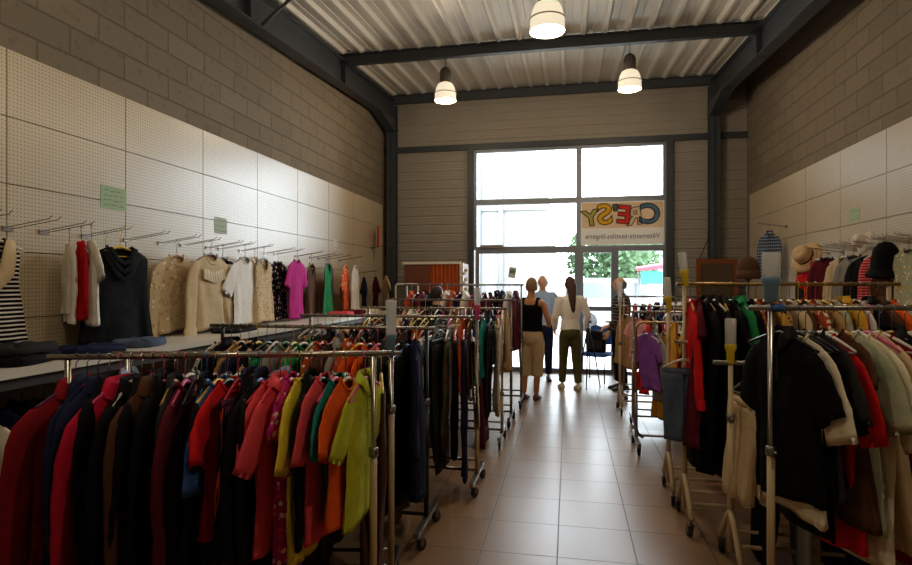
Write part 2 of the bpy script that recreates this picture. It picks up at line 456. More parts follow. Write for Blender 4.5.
for x in (-1.0, 1.1):
    for y in (-.72, .72): MB().lathe([(.16, -.09), (.32, -.09), (.32, .09), (.16, .09)], (x, y, .32), 18, 'y').build('wheel', rubber, car)

# ------------------------------------------------------------------ pendant lamps
shade_m = NT('lamp_shade_glass')
sg = shade_m.n('ShaderNodeBsdfPrincipled', {'Base Color': lin('#e9dfc4'), 'Roughness': .3, 'Emission Color': lin('#fff0d2'), 'Emission Strength': .75})
shade_m = shade_m.done(sg.outputs[0])
bulb_m = plain('lamp_bulb', '#fff2d8', .4, emit='#fff0d0', estr=9)
housing_m = plain('lamp_housing', '#4d4844', .45, .2)
def lamp(x, y, drop, label, energy=40):
    ztop = zc(y) - .16
    zb = ztop - drop - .46
    t = empty('pendant_lamp', (x, y, zb), 0, label, 'lamp')
    MB().tube([(0, 0, .46), (0, 0, ztop - zb)], .004, 6).build('cord', rubber, t)
    MB().lathe([(.045, .22), (.075, .225), (.078, .40), (.06, .44), (.02, .47)], n=20).build('housing', housing_m, t)
    prof = [(.08, .24), (.105, .225), (.128, .18), (.143, .11), (.150, .0), (.144, .0), (.137, .11), (.121, .17), (.095, .215)]
    MB().lathe(prof, n=28, cap=False).build('lamp_shade', shade_m, t)
    MB().lathe([(.147, .095), (.152, .095), (.152, .107), (.144, .107)], n=28, cap=False).build('shade_ring', white_board, t)
    MB().ball((0, 0, .10), (.045, .045, .07)).build('bulb', bulb_m, t)
    L = bpy.data.lights.new('lamp_light', 'POINT'); L.energy = energy; L.color = (1, .80, .56); L.shadow_soft_size = .06
    lo = bpy.data.objects.new('lamp_light', L); COL.objects.link(lo); lo.location = (x, y, zb - .08)
LE = 48
lamp(-1.68, 7.8, .14, 'glowing pendant lamp hanging above the racks beside the pegboard with green notes', LE)
lamp(.78, 7.8, .14, 'glowing pendant lamp hanging above the racks before the lettered window banner', LE)
lamp(-.18, 4.95, .32, 'largest glowing pendant lamp, hanging highest over the middle of the aisle', LE)
lamp(-1.7, 1.6, .1, 'pendant lamp above the packed front rack, outside the view', 36)
lamp(1.1, 1.6, .1, 'pendant lamp above the black polo shirt, outside the view', 44)

# ------------------------------------------------------------------ garments
def nrm(x): return math.copysign(abs(x) ** .8, x)
def body(sw=.21, L=.62, th=.028, nw=.075, dip=.06, flare=1.05, seed=0, n=40, amp=.012, waist=.95, arm=.2, z0=-.075):
    r = random.Random(seed); ph = [r.uniform(0, 6.3) for _ in range(4)]
    lv = [(nw, .035, 0, -dip), (nw + .012, .034, -.012, -dip - .012), ((nw + sw) / 2, th * 1.1, -.032, -.11), (sw * .93, th * 1.05, -.06, -.15), (sw, th, -.085, -.17), (sw * .98, th * 1.1, -arm, -arm)]
    rings = []
    for j, (hw, t, zs, zm) in enumerate(lv):
        ring = []
        for i in range(n):
            a = 2 * PI * i / n; s = math.sin(a); c = nrm(math.cos(a))
            zz = zs + ((zm if s < 0 else min(zm + (dip - .02 if j < 2 else .03), zs)) - zs) * abs(s) ** 1.3
            ring.append(Vector((hw * c, t * s, z0 + zz)))
        rings.append(ring)
    K = 18
    for k in range(1, K + 1):
        f = k / K; z = -arm - (L - arm) * f
        w = sw * (.98 + (waist - .98) * math.sin(min(f * 1.6, 1) * PI) if False else 1) * (.98 * (1 - f) + flare * f) * (1 - (1 - waist) * math.sin(f * PI))
        ring = []
        for i in range(n):
            a = 2 * PI * i / n
            rp = amp * (.25 + f) * (math.sin(3 * a + ph[0] + f) + .7 * math.sin(5 * a + ph[1] - f * 1.5) + .4 * math.sin(8 * a + ph[2]))
            x = w * nrm(math.cos(a)) + .012 * f * math.sin(2 * a + ph[3]); y = th * (1.1 + .25 * f) * math.sin(a) + rp
            ring.append(Vector((x, y, z0 + z + .008 * math.sin(2 * a + ph[1]))))
        rings.append(ring)
    last = rings[-1]; c = sum(last, Vector()) / n
    rings.append([c + (p - c) * .86 + Vector((0, 0, .015)) for p in last])
    m = MB(); m.rings(rings); return m
def sleeve(side, sw=.21, L=.2, r0=.075, r1=.07, th=.5, seed=0, ang=62, z0=-.075, n=16):
    """starts slim under the shoulder seam, rounds over it and hangs; open at the cuff"""
    r = random.Random(seed + (3 if side > 0 else 5)); a = R(ang); sway = r.uniform(-.035, .035); bend = r.uniform(-.03, .03)
    path = [Vector((side * sw * .55, 0, z0 - .075)), Vector((side * sw * .78, 0, z0 - .095)), Vector((side * (sw - .015), 0, z0 - .135))]; rs = [.02, r0 * .72, r0 * 1.0]
    p = path[-1].copy(); K = 7 if L < .3 else 12
    for k in range(1, K + 1):
        f = k / K; aa = a + (R(72 if L < .3 else 87) - a) * min(1, f * (L / .22))
        p = p + Vector((side * math.cos(aa), 0, -math.sin(aa))) * (L / K)
        path.append(p + Vector((side * bend * f * (1 - f), sway * f * f, 0))); rs.append((r0 + (r1 - r0) * f) * (1 + .05 * math.sin(k * 2.3 + seed)))
    m = MB(); m.tube(path, rs, n, False, th, (0, 1, 0))
    last = [Vector(q) for q in m.v[-n:]]; c = sum(last, Vector()) / n; up = (path[-2] - path[-1]).normalized()
    b = len(m.v); m.v += [tuple(c + (q - c) * .86 + up * .03) for q in last]
    for i in range(n): m.f.append((b - n + i, b - n + (i + 1) % n, b + (i + 1) % n, b + i)); m.sm.append(True)
    return m
def wrinkle(mb, seed, amp=1.0):
    out = []
    for p in mb.v:
        v = Vector(p); d = min(1.0, max(0.0, (-v.z - .10) / .25))
        q = mnoise.noise_vector(Vector((v.x * 5 + seed * 3.1, v.y * 5, v.z * 2.6))) * .016
        c = mnoise.noise(Vector((v.x * 22 + seed, v.y * 4, v.z * 3.5))) * .013 + mnoise.noise(Vector((v.x * 9, seed * 1.7, v.z * 14))) * .006
        sg = 1 if v.y > 0 else -1
        out.append((v.x + q.x * d * amp, v.y + (q.y * .8 + c * sg * .9) * d * amp, v.z + q.z * .5 * d * amp))
    mb.v = out; return mb
def neckband(nw=.075, dip=.06, h=.018, z0=-.075, n=30, r=.007):
    pts = []
    for i in range(n + 1):
        a = 2 * PI * i / n; s = math.sin(a)
        pts.append(Vector((nw * nrm(math.cos(a)) , .035 * s, z0 + (-dip if s < 0 else -.02) * abs(s) ** 1.3 + .002)))
    m = MB(); m.tube(pts, r, 6, False); return m
def collar(nw=.075, dip=.06, h=.045, z0=-.075):
    m = MB(); n = 25; inn, out = [], []
    for i in range(n):
        a = -PI / 2 + .25 + (2 * PI - .5) * i / (n - 1); s = math.sin(a); c = math.cos(a)
        zt = z0 + (-dip * .55 if s < 0 else -.0) * abs(s) ** 1.5 + .028
        inn.append(Vector((nw * .95 * c, .036 * s, zt))); out.append(Vector((nw * 1.32 * c, .05 * s - (.012 if s < 0 else 0), zt - h - (.02 if s < -.6 else 0))))
    base = [Vector((p.x, p.y, p.z - .035)) for p in inn]
    m.rings([base, inn, out], closed=False); return m
def placket(L=.16, dip=.06, w=.014, th=.032, z0=-.075, amp=0):
    m = MB(); z = z0 - dip
    m.box((0, -th - .009, z - L / 2), (w * 2, .006, L)); return m
def buttons(L, dip, th, k, z0=-.075):
    m = MB()
    for i in range(k): m.lathe([(.0055, 0), (.0055, -.003)], (0, -th - .013, z0 - dip - L * (i + .5) / k), 8, 'y')
    return m
def legs(side, L=1.0, w=.105, th=.022, seed=0, z0=-.14, taper=.8):
    r = random.Random(seed + side); n = 20; rings = []
    K = 12
    for k in range(K + 1):
        f = k / K; z = z0 - .03 - L * f
        if f < .25: hw = w * (1 - .05 * f); cx = side * (w * .98)
        else: hw = w * (.98 - (1 - taper) * (f - .25)); cx = side * (w * .98 - .015 * f)
        ring = []
        for i in range(n):
            a = 2 * PI * i / n
            ring.append(Vector((cx + hw * nrm(math.cos(a)), th * math.sin(a) * (1 + .15 * f) + .008 * f * math.sin(3 * a + f * 5 + seed) + side * .006, z)))
        rings.append(ring)
    m = MB(); m.rings(rings, True, True, True); return m
def waistband(w=.105, th=.026, z0=-.14):
    m = MB(); pts = lambda z, e: [Vector((2 * w * .99 * nrm(math.cos(2 * PI * i / 24)) * e, th * e * math.sin(2 * PI * i / 24), z)) for i in range(24)]
    m.rings([pts(z0 - .04, 1.0), pts(z0 - .04, 1.03), pts(z0, 1.03), pts(z0, .97)]); return m
def folded(L=.55, w=.15, th=.018, seed=0, z0=-.14):
    """trousers folded over the hanger's bar"""
    m = MB(); n = 15; K = 10; rings = []
    prof = []
    for k in range(K + 1): prof.append((-th - .004 * k / K, z0 - L * .94 * (1 - k / K)))
    for a in (45, 90, 135): prof.append((-th * math.cos(R(a)), z0 + .012 * math.sin(R(a))))
    for k in range(K + 1): prof.append((th + .004 * k / K, z0 - L * k / K))
    for (y, z) in prof:
        f = (z0 - z) / L
        rings.append([Vector((w * (2 * i / (n - 1) - 1) * (1 - .06 * f), y + .006 * math.sin(i * .9 + seed + f * 3) * f, z)) for i in range(n)])
    m.rings(rings, closed=False)
    back = [[p + Vector((0, .006 if p.y < 0 else -.006, -.0)) for p in rg] for rg in rings]
    m.rings(back, closed=False); return m
def skirt(L=.6, w=.19, th=.03, seed=0, z0=-.16, flare=1.35):
    r = random.Random(seed); n = 36; rings = []; ph = r.uniform(0, 6)
    for k in range(11):
        f = k / 10; ring = []
        for i in range(n):
            a = 2 * PI * i / n
            ring.append(Vector((w * (1 + (flare - 1) * f) * nrm(math.cos(a)), th * math.sin(a) + .016 * f * math.sin(7 * a + ph), z0 - .03 - L * f)))
        rings.append(ring)
    m = MB(); m.rings(rings, True, True, False); return m
def hood(seed=0, z0=-.075):
    m = MB(); m.ball((0, .035, z0 - .05), (.105, .035, .09)); return m
def straps(x=.09, drop=.13, z0=-.075):
    out = []
    for s in (-1, 1):
        m = MB(); m.tube([(s * x * .95, -.03, z0 - drop), (s * x, -.018, z0 - .03), (s * x, 0, z0 - .012), (s * x, .018, z0 - .03), (s * x * .95, .03, z0 - drop)], [.014] * 5, 6, True, .3); out.append(m)
    return out
def tank(L=.6, sw=.17, seed=0, flare=1.15, th=.026):
    """sleeveless top: neck and arm holes cut by a narrow shoulder"""
    return body(sw * .82, L, th, .07, .10, flare * 1.1, seed, waist=1.0, arm=.22)
def ruffle(w=.13, z=-.16, n=40, drop=.09, z0=-.075, yf=-.045):
    m = MB(); top, bot = [], []
    for i in range(n):
        x = w * (2 * i / (n - 1) - 1)
        top.append(Vector((x, yf, z0 + z + .04 * abs(x) / w))); bot.append(Vector((x * 1.08, yf - .02 + .014 * math.sin(i * 1.3), z0 + z - drop + .04 * abs(x) / w)))
    m.rings([top, bot], closed=False); return m
def stripe_side(side, L, w, z0=-.14, th=.03):
    m = MB(); m.span((side * w * 1.2 - .012, -th - .004, z0 - .06 - L * .9), (side * w * 1.2 + .012, -th, z0 - .06)); return m

NV = 4
PROTO = {}
def proto(kind, v):
    """list of (part name, mesh, material slot) of one kind of garment, variant v; meshes are shared by the copies"""
    key = (kind, v)
    if key in PROTO: return PROTO[key]
    s = v * 17 + len(kind) * 3; e = 1 + .06 * (v - 1)
    P = []
    def add(n, mb, slot=0):
        if n in ('body', 'sleeve', 'leg', 'skirt_panel', 'folded_leg', 'scarf_length'): wrinkle(mb, s, .8 if n == 'folded_leg' else 1.35)
        P.append((n, mb.mesh(n), slot))
    def slv(L, sw=.21, r0=.075, r1=.07, th=.45, ang=62):
        for sd in (-1, 1): add('sleeve', sleeve(sd, sw, L, r0, r1, th, s, ang))
    if kind == 't_shirt':
        add('body', body(.205, .62 * e, seed=s)); slv(.2, .205, .066, .078, .32, 50); add('neckband', neckband(), 1)
    elif kind == 'long_tee':
        add('body', body(.215, .76 * e, seed=s)); slv(.27, .215, .068, .082, .32, 56); add('neckband', neckband(), 1)
    elif kind == 'polo_shirt':
        add('body', body(.21, .66 * e, seed=s)); slv(.21, .21, .068, .078, .32, 52); add('collar', collar()); add('placket', placket(.13), 1); add('button', buttons(.13, .06, .032, 2), 2)
    elif kind == 'blouse':
        add('body', body(.2, .64 * e, seed=s, flare=1.15, amp=.016)); slv(.52, .2, .062, .06); add('neckband', neckband(.08, .09), 1); add('cuff', cuff(.2, .52, s, .062, .06), 1); add('cuff', cuff(.2, .52, s, .062, .06, -1), 1)
    elif kind == 'shirt':
        add('body', body(.215, .70 * e, seed=s)); slv(.54, .215, .07, .05); add('collar', collar()); add('placket', placket(.58), 0); add('button_row', buttons(.56, .06, .032, 6), 2)
    elif kind == 'sweater':
        add('body', body(.22, .62 * e, .036, seed=s)); slv(.56, .22, .072, .05, .4); add('neckband', neckband(.08, .05, r=.011), 0); add('hem_band', hemband(.22, .62 * e), 0)
    elif kind == 'jacket':
        add('body', body(.225, .68 * e, .042, seed=s, amp=.014)); slv(.57, .225, .076, .058, .38); add('collar', collar(.08, .05, .06)); add('front_zip', placket(.58, .07, .006, .046), 2); add('pocket', pocketm(-1), 0); add('pocket', pocketm(1), 0)
    elif kind == 'coat':
        add('body', body(.225, 1.0 * e, .045, seed=s, flare=1.12)); slv(.58, .225, .078, .06, .38); add('collar', collar(.08, .09, .075)); add('front_edge', placket(.85, .08, .012, .05), 0); add('button_row', buttons(.6, .1, .056, 4), 2)
    elif kind == 'hoodie':
        add('body', body(.22, .66 * e, .04, seed=s)); slv(.57, .22, .074, .055, .38); add('hood', hood(s)); add('pocket', pocketm(0), 0)
    elif kind == 'tank_top':
        add('body', tank(.6 * e, .2, s)); add('neckband', neckband(.072, .105), 1)
    elif kind == 'camisole':
        add('body', body(.15, .56 * e, .024, .13, .04, 1.25, s, waist=1.0, arm=.1, z0=-.19)); [add('strap', x) for x in straps(.1)]
    elif kind == 'dress':
        add('body', body(.195, .98 * e, .03, flare=1.4, seed=s, amp=.02, waist=.86)); slv(.15, .195); add('neckband', neckband(), 1)
    elif kind == 'trousers':
        add('waistband', waistband(), 1)
        for sd in (-1, 1): add('leg', legs(sd, .96 * e, seed=s))
    elif kind == 'track_trousers':
        add('waistband', waistband(), 1)
        for sd in (-1, 1): add('leg', legs(sd, .92 * e, seed=s)); add('side_stripe', stripe_side(sd, .92, .105), 2)
    elif kind == 'shorts':
        add('waistband', waistband(.11), 1)
        for sd in (-1, 1): add('leg', legs(sd, .44 * e, .11, .026, s, taper=1.1))
    elif kind == 'folded_trousers':
        add('folded_leg', folded(.58 * e, .15, seed=s))
    elif kind == 'skirt':
        add('waistband', waistband(.1, .03, -.15), 1); add('skirt_panel', skirt(.58 * e, seed=s))
    elif kind == 'scarf':
        add('scarf_length', folded(.8 * e, .06, .014, s))
    PROTO[key] = P
    return P
def cuff(sw, L, s, r0, r1, sd=1):
    t = sleeve(sd, sw, L, s if False else r0, r1, .45, s); n = 16
    ring = [Vector(p) for p in t.v[-2 * n:-n]]; c = sum(ring, Vector()) / n
    m = MB(); m.rings([[c + (p - c) * 1.04 + Vector((0, 0, .05)) for p in ring], [c + (p - c) * 1.3 + Vector((0, 0, .02)) for p in ring], [c + (p - c) * 1.2 + Vector((0, 0, -.02)) for p in ring]]); return m
def hemband(sw, L, z0=-.075):
    m = MB(); pts = lambda z, e: [Vector((sw * 1.05 * e * nrm(math.cos(2 * PI * i / 24)), .052 * e * math.sin(2 * PI * i / 24), z)) for i in range(24)]
    m.rings([pts(z0 - L - .02, .97), pts(z0 - L - .02, 1.0), pts(z0 - L + .03, 1.02)]); return m
def pocketm(side, z0=-.075):
    m = MB()
    if side: m.box((side * .11, -.058, z0 - .5), (.11, .008, .10))
    else: m.add([(-.11, -.062, z0 - .56), (.11, -.062, z0 - .56), (.07, -.06, z0 - .40), (-.07, -.06, z0 - .40)], [(0, 1, 2, 3)])
    return m

NOUN = dict(t_shirt='T-shirt', long_tee='long T-shirt', polo_shirt='polo shirt', blouse='blouse', shirt='shirt', sweater='sweater', jacket='jacket', coat='coat', hoodie='hooded top', tank_top='tank top', camisole='camisole',
            dress='dress', trousers='trousers', track_trousers='tracksuit trousers', shorts='shorts', folded_trousers='folded trousers', skirt='skirt', scarf='scarf')
ONAME = dict(long_tee='t_shirt', folded_trousers='trousers', track_trousers='track_trousers')
CATW = dict(t_shirt='T-shirt', long_tee='T-shirt', polo_shirt='shirt', hoodie='sweatshirt', tank_top='top', camisole='top', track_trousers='trousers', folded_trousers='trousers')
PATW = dict(stripe='and {} striped', fine='and {} striped', wide='and {} striped', plaid='and {} checked', floral='flowered', leopard='spotted', camo='mottled', pinstripe='pinstriped', denim='')
def cname(c): return NAMES.get(c, c)
def describe(kind, spec):
    c = spec[0]; w = cname(c)
    if len(spec) > 1 and spec[1]:
        p = PATW[spec[1]].format(cname(spec[2])) if spec[2:] else PATW[spec[1]].replace('and {} ', '')
        w = (w + ' ' + p).strip()
        if spec[1] == 'denim': w = 'blue denim'
    return w + ' ' + NOUN[kind]
BOTTOM = ('trousers', 'track_trousers', 'shorts', 'skirt', 'folded_trousers', 'scarf')

_h = {}
def hanger_mesh(part):
    if part in _h: return _h[part]
    m = MB()
    if part == 'hook':
        pts = [(.018 * math.cos(R(a)), 0, .018 * math.sin(R(a))) for a in range(-20, 221, 20)]
        pts = [(.018 * math.cos(R(a)), 0, .018 * math.sin(R(a))) for a in range(200, -91, -20)] + [(0, 0, -.03), (0, 0, -.097)]
        m.tube(pts, .0022, 6)
    elif part == 'shoulder_bar':
        pts = []
        for i in range(15):
            x = .2 * (2 * i / 14 - 1); pts.append((x, 0, -.103 - .062 * (abs(x) / .2) ** 1.25))
        m.tube(pts, [.006 + .004 * (1 - abs(2 * i / 14 - 1)) for i in range(15)], 7, True, .8)
    elif part == 'lower_bar':
        m.tube([(-.195, 0, -.164), (-.19, 0, -.171), (0, 0, -.172), (.19, 0, -.171), (.195, 0, -.164)], .0045, 6)
    elif part == 'small':
        for p in ('hook', 'shoulder_bar', 'lower_bar'):
            q = MB(); me = hanger_mesh(p); m.add([v.co for v in me.vertices], [tuple(f.vertices) for f in me.polygons], True)
    _h[part] = m.mesh(part); return _h[part]
def hanger(loc, rz, colr, label, group, parts=True):
    hm = HMAT[colr]
    if not parts:
        o = link('clothes_hanger', hanger_mesh('small'), hm); o.location = loc; o.rotation_euler = (0, 0, rz); return tag(o, label, 'hanger', group)
    t = empty('clothes_hanger', loc, rz, label, 'hanger', group)
    link('hook', hanger_mesh('hook'), chrome if colr in ('wooden', 'black', 'grey', 'white') else hm, t)
    link('shoulder_bar', hanger_mesh('shoulder_bar'), hm, t); link('lower_bar', hanger_mesh('lower_bar'), hm, t)
    return t
_one = {}
def garment(kind, spec, loc, rz, label, group, parts=True, v=0, scale=1.0, lift=-0.025, tilt=(0, 0)):
    m0 = fab(*spec); nm = ONAME.get(kind, kind)
    other = {0: m0, 1: m0 if spec[0] != 'black' else fab('charcoal'), 2: fab('white') if kind == 'track_trousers' else plain('dark_fitting', '#3a3634', .4, .5)}
    sc = scale if isinstance(scale, tuple) else (scale, 1, scale)
    if not parts:
        key = (kind, v)
        if key not in _one:
            m = MB()
            for _, me, _s in proto(kind, v): m.add([q.co for q in me.vertices], [tuple(f.vertices) for f in me.polygons], True)
            _one[key] = m.mesh(nm)
        o = link(nm, _one[key], m0)
        o.location = (loc[0], loc[1], loc[2] + lift); o.rotation_euler = (tilt[0], tilt[1], rz); o.scale = sc
        return tag(o, label, CATW.get(kind, nm.replace('_', ' ')), group)
    t = empty(nm, (loc[0], loc[1], loc[2] + lift), rz, label, CATW.get(kind, nm.replace('_', ' ')), group); t.scale = sc; t.rotation_euler = (tilt[0], tilt[1], rz)
    for pn, me, sl in proto(kind, v): link(pn, me, other[sl], t)
    return t

ORD = 'first second third fourth fifth sixth seventh eighth ninth tenth eleventh twelfth thirteenth fourteenth fifteenth sixteenth seventeenth eighteenth'.split()

# ------------------------------------------------------------------ racks
def caster(x, y, parent, h=.10):
    c = empty('caster', (x, y, 0)); c.parent = parent; c.rotation_euler = (0, 0, rnd.uniform(-.6, .6))
    MB().box((0, .012, h - .018), (.036, .05, .006)).tube([(0, .0, h - .02), (0, 0, h + .01)], .007, 8).box((.016, .02, .058), (.003, .03, .05)).box((-.016, .02, .058), (.003, .03, .05)).build('fork', steel_dull, c)
    MB().lathe([(.008, -.011), (.034, -.011), (.037, -.006), (.037, .006), (.034, .011), (.008, .011)], (0, .026, .037), 18, 'x').build('wheel', rubber, c)
    return c
RACKN = {}
def rack(p0, p1, z, label, style='chrome', rail=None, in0=.06, in1=.06, low=None, foot=.27, sleeve_h=.85):
    """p0 -> p1: ends of the hanging rail, left to right"""
    a, b = Vector((*p0, 0)), Vector((*p1, 0)); d = b - a; L = d.length; ph = math.atan2(d.y, d.x)
    mt = {'chrome': chrome, 'dull': steel_dull, 'cream': cream_paint, 'dark': dark_tube, 'bent': steel_dull}[style]; rm = rail or (chrome if style != 'dull' else steel_dull)
    t = empty('clothes_rack', a, ph, label, 'clothes rack', 'rolling racks of second-hand clothes')
    if style == 'bent':
        w = .05
        MB().tube([(-w, 0, .12), (-w, 0, z - .06), (-w + .02, 0, z - .02), (-w + .06, 0, z), (L + w - .06, 0, z), (L + w - .02, 0, z - .02), (L + w, 0, z - .06), (L + w, 0, .12)], .0125, 10).build('top_rail', rm, t)
        for x, s in ((-w, 1), (L + w, -1)):
            u = MB().tube([(x, 0, .55), (x, 0, .20), (x + s * .02, 0, .15), (x + s * .07, 0, .125)], .018, 10).build('upright', mt, t)
    else:
        MB().tube([(-.03, 0, z), (L + .03, 0, z)], .0125, 10).build('top_rail', rm, t)
        for x in (in0, L - in1):
            u = MB().tube([(x, 0, .12), (x, 0, z - .012)], .0125, 10).build('upright', mt, t)
            MB().tube([(x, 0, .11), (x, 0, sleeve_h)], .0165, 10).build('lower_tube', cream_paint if style in ('chrome', 'cream') else mt, u)
            MB().lathe([(.017, -.02), (.022, -.018), (.022, .018), (.014, .022)], (x, 0, sleeve_h), 12).tube([(x, -.018, sleeve_h), (x, -.045, sleeve_h)], .007, 8).build('clamp', steel_dull, u)
    xs = (in0, L - in1) if style != 'bent' else (-.05, L + .05)
    for x in xs:
        if style == 'cream':
            f = MB().tube([(x, -foot * .8, .115), (x, -foot * .62, .17), (x, -foot * .3, .27), (x, 0, .34), (x, foot * .3, .27), (x, foot * .62, .17), (x, foot * .8, .115)], .017, 8).build('foot', mt, t)
        else:
            f = MB().box((x, 0, .115), (.032, foot * 2, .03)).build('foot', mt if style != 'dark' else steel_dull, t)
        for y in (-foot * .78, foot * .78): caster(x, y, t)
    MB().tube([(xs[0], 0, .14), (xs[1], 0, .14)], .012, 8).build('bottom_bar', mt, t)
    if style != 'bent': MB().tube([(xs[0], .06, .20), (xs[1], .06, .20)], .010, 8).build('cross_bar', mt, t)
    if low: MB().tube([(in0, 0, low), (in0 - .06, -.03, low), (in0 - .02, -.05, low), (L - in1, -.05, low)], .011, 8).build('lower_rail', mt, t)
    return a, d.normalized(), L, ph, z
def thin(s, f): return s if isinstance(s, tuple) else (s, f, s)
HC_L = ['white', 'black', 'grey', 'black', 'red', 'blue', 'pink', 'white', 'wooden', 'yellow', 'green', 'black', 'purple']
def fill(rk, where, seq, side, hang, parts=True, start=.03, end=.03, jit=9, seed=0, flat=.85):
    """hangs a row of garments on a rack; seq runs left to right"""
    a, d, L, ph, z = rk; n = len(seq); r = random.Random(seed)
    for i, (kind, spec, *opt) in enumerate(seq):
        o = opt[0] if opt else {}
        x = o.get('x', start + (L - start - end) * (i + .5) / n)
        p = a + d * x
        rz = ph + (PI / 2 if side == 'left' else -PI / 2) + R(o.get('rot', r.uniform(-jit, jit)))
        na, nw = (n - 1 - i, i) if side == 'left' else (i, n - 1 - i)
        pos = (ORD[na] + ' from aisle end') if na <= nw else (ORD[nw] + ' from wall end')
        hc = o.get('h', r.choice(hang)); loc = (p.x, p.y, z - .0035)
        hl = {'wooden': 'wooden'}.get(hc, hc + ' plastic')
        hg = hanger(loc, rz, hc, '%s hanger, %s, %s' % (hl, pos, where), 'hangers on the ' + where, parts)
        if kind == 'shorts': hg.scale = (.66, 1, 1)
        garment(kind, spec, loc, rz, '%s hanging %s, %s' % (describe(kind, spec), pos, where), 'clothes on the ' + where, parts, o.get('v', r.randrange(NV)), thin(o.get('s', r.uniform(.92, 1.04)), flat), -.025, (R(r.uniform(-3, 3)), R(r.uniform(-3.5, 3.5))))
def rand_seq(n, kinds, cols, seed, pats=.2):
    r = random.Random(seed); out = []
    for _ in range(n):
        k = r.choice(kinds); c = r.choice(cols)
        if r.random() < pats and k not in ('coat', 'jacket'):
            p = r.choice(['stripe', 'floral', 'plaid', 'leopard', 'camo']); c2 = r.choice([x for x in cols if x != c] + ['white'])
            if c2 == c: c2 = 'white'
            out.append((k, (c, p, c2)))
        else: out.append((k, (c,)))
    return out

where_l = lambda k: '%s rack left of aisle' % ORD[k]
where_r = lambda k: '%s rack right of aisle' % ORD[k]
ra = rack((-2.087, 2.016), (-.79, 2.41), 1.29, 'chrome rolling rack closest to the camera left of the aisle, packed with bright tops', in0=.05, in1=.05, sleeve_h=.86)
A1 = [('jacket', ('darkred',), {'rot': -12, 's': 1.1}), ('hoodie', ('navy',), {'s': 1.05}), ('jacket', ('navy',)), ('coat', ('black',)), ('jacket', ('crimson',), {'rot': -8, 's': 1.12}), ('jacket', ('black',), {'s': 1.1}),
      ('coat', ('black',), {'h': 'wooden'}), ('jacket', ('brown',), {'s': 1.1}), ('coat', ('black',)), ('coat', ('charcoal',)), ('sweater', ('maroon',), {'s': 1.1}), ('scarf', ('mustard',)), ('coat', ('black',)),
      ('long_tee', ('blue',), {'rot': -6}), ('t_shirt', ('red',), {'rot': -10}), ('track_trousers', ('navy', 'pinstripe', 'orange')), ('coat', ('black',), {'h': 'wooden'}), ('coat', ('black',)),
      ('t_shirt', ('coral',), {'h': 'red', 'rot': -14}), ('polo_shirt', ('coral',), {'h': 'red', 'rot': -10}), ('dress', ('magenta', 'floral', 'coral'), {'rot': -6, 's': .8}), ('long_tee', ('yellow',), {'h': 'yellow', 's': .9}),
      ('jacket', ('black',), {'s': .9}), ('long_tee', ('coral',), {'rot': -13, 's': (.9, .6, .82), 'x': 1.085}), ('t_shirt', ('teal',), {'rot': -14, 's': (.95, .6, .9), 'x': 1.14}), ('t_shirt', ('orange',), {'rot': -15, 's': (.95, .5, .95), 'x': 1.19}), ('polo_shirt', ('lime',), {'rot': -16, 's': (.93, .6, .93), 'x': 1.27})]
fill(ra, where_l(0), A1, 'left', HC_L, seed=1, start=.06, end=.12, flat=.7)
rb = rack((-2.27, 2.56), (-.875, 2.835), 1.235, 'chrome rolling rack second from the camera left of the aisle, hung with brown trousers', in0=.05, in1=.02, sleeve_h=.95)
A2 = rand_seq(14, ['t_shirt', 'jacket', 'sweater', 'blouse', 'trousers'], ['black', 'navy', 'grey', 'white', 'green', 'brown', 'lightblue', 'maroon'], 21) + [('trousers', ('charcoal',)), ('trousers', ('brown',)), ('folded_trousers', ('brown',)), ('trousers', ('olive',)), ('folded_trousers', ('tan',)), ('trousers', ('brown',)), ('trousers', ('tan',), {'rot': 12}), ('trousers', ('brown',), {'rot': 10})]
fill(rb, where_l(1), A2, 'left', HC_L, seed=2, end=.04)
rc = rack((-2.35, 3.50), (-.86, 3.52), 1.31, 'rolling rack with dark end post, third left of the aisle, ending in navy coat', 'dark', chrome, in1=.02)
A3 = rand_seq(16, ['t_shirt', 'sweater', 'blouse', 'shirt', 'trousers', 'jacket'], ['black', 'brown', 'navy', 'grey', 'orange', 'rust', 'green', 'white', 'tan'], 31) + [('t_shirt', ('orange',)), ('trousers', ('black',)), ('jacket', ('charcoal',)), ('trousers', ('olive',)), ('coat', ('black',)), ('coat', ('navy',), {'rot': 14})]
fill(rc, where_l(2), A3, 'left', HC_L, seed=3, end=.05)
rd = rack((-2.15, 4.42), (-.68, 4.42), 1.33, 'chrome rolling rack, fourth left of the aisle, ending in long dark trousers', in1=.02, sleeve_h=.55)
A4 = rand_seq(14, ['blouse', 'shirt', 'trousers', 'folded_trousers', 'jacket'], ['black', 'brown', 'rust', 'navy', 'charcoal', 'tan', 'grey', 'white'], 41) + [('t_shirt', ('rust',)), ('trousers', ('white',)), ('trousers', ('black',)), ('trousers', ('charcoal',)), ('trousers', ('olive', 'camo', 'brown')), ('trousers', ('black',)), ('trousers', ('navy',), {'rot': 8}), ('folded_trousers', ('beige',), {'rot': 10, 's': 1.1})]
fill(rd, where_l(3), A4, 'left', ['white', 'blue', 'black', 'grey', 'red'], seed=4, end=.03)
re_ = rack((-2.1, 5.68), (-.63, 5.68), 1.34, 'chrome rolling rack, fifth left of the aisle, ending in cream trousers', in1=.02, sleeve_h=.5)
A5 = rand_seq(13, ['blouse', 'trousers', 'dress', 'shirt', 'jacket'], ['black', 'brown', 'tan', 'charcoal', 'navy', 'beige', 'grey'], 51) + [('trousers', ('grey',)), ('trousers', ('beige',)), ('blouse', ('rust',)), ('blouse', ('brown',)), ('dress', ('maroon',), {'s': 1.1}), ('blouse', ('teal',)), ('trousers', ('charcoal',)), ('trousers', ('cream',), {'rot': 12, 's': .9})]
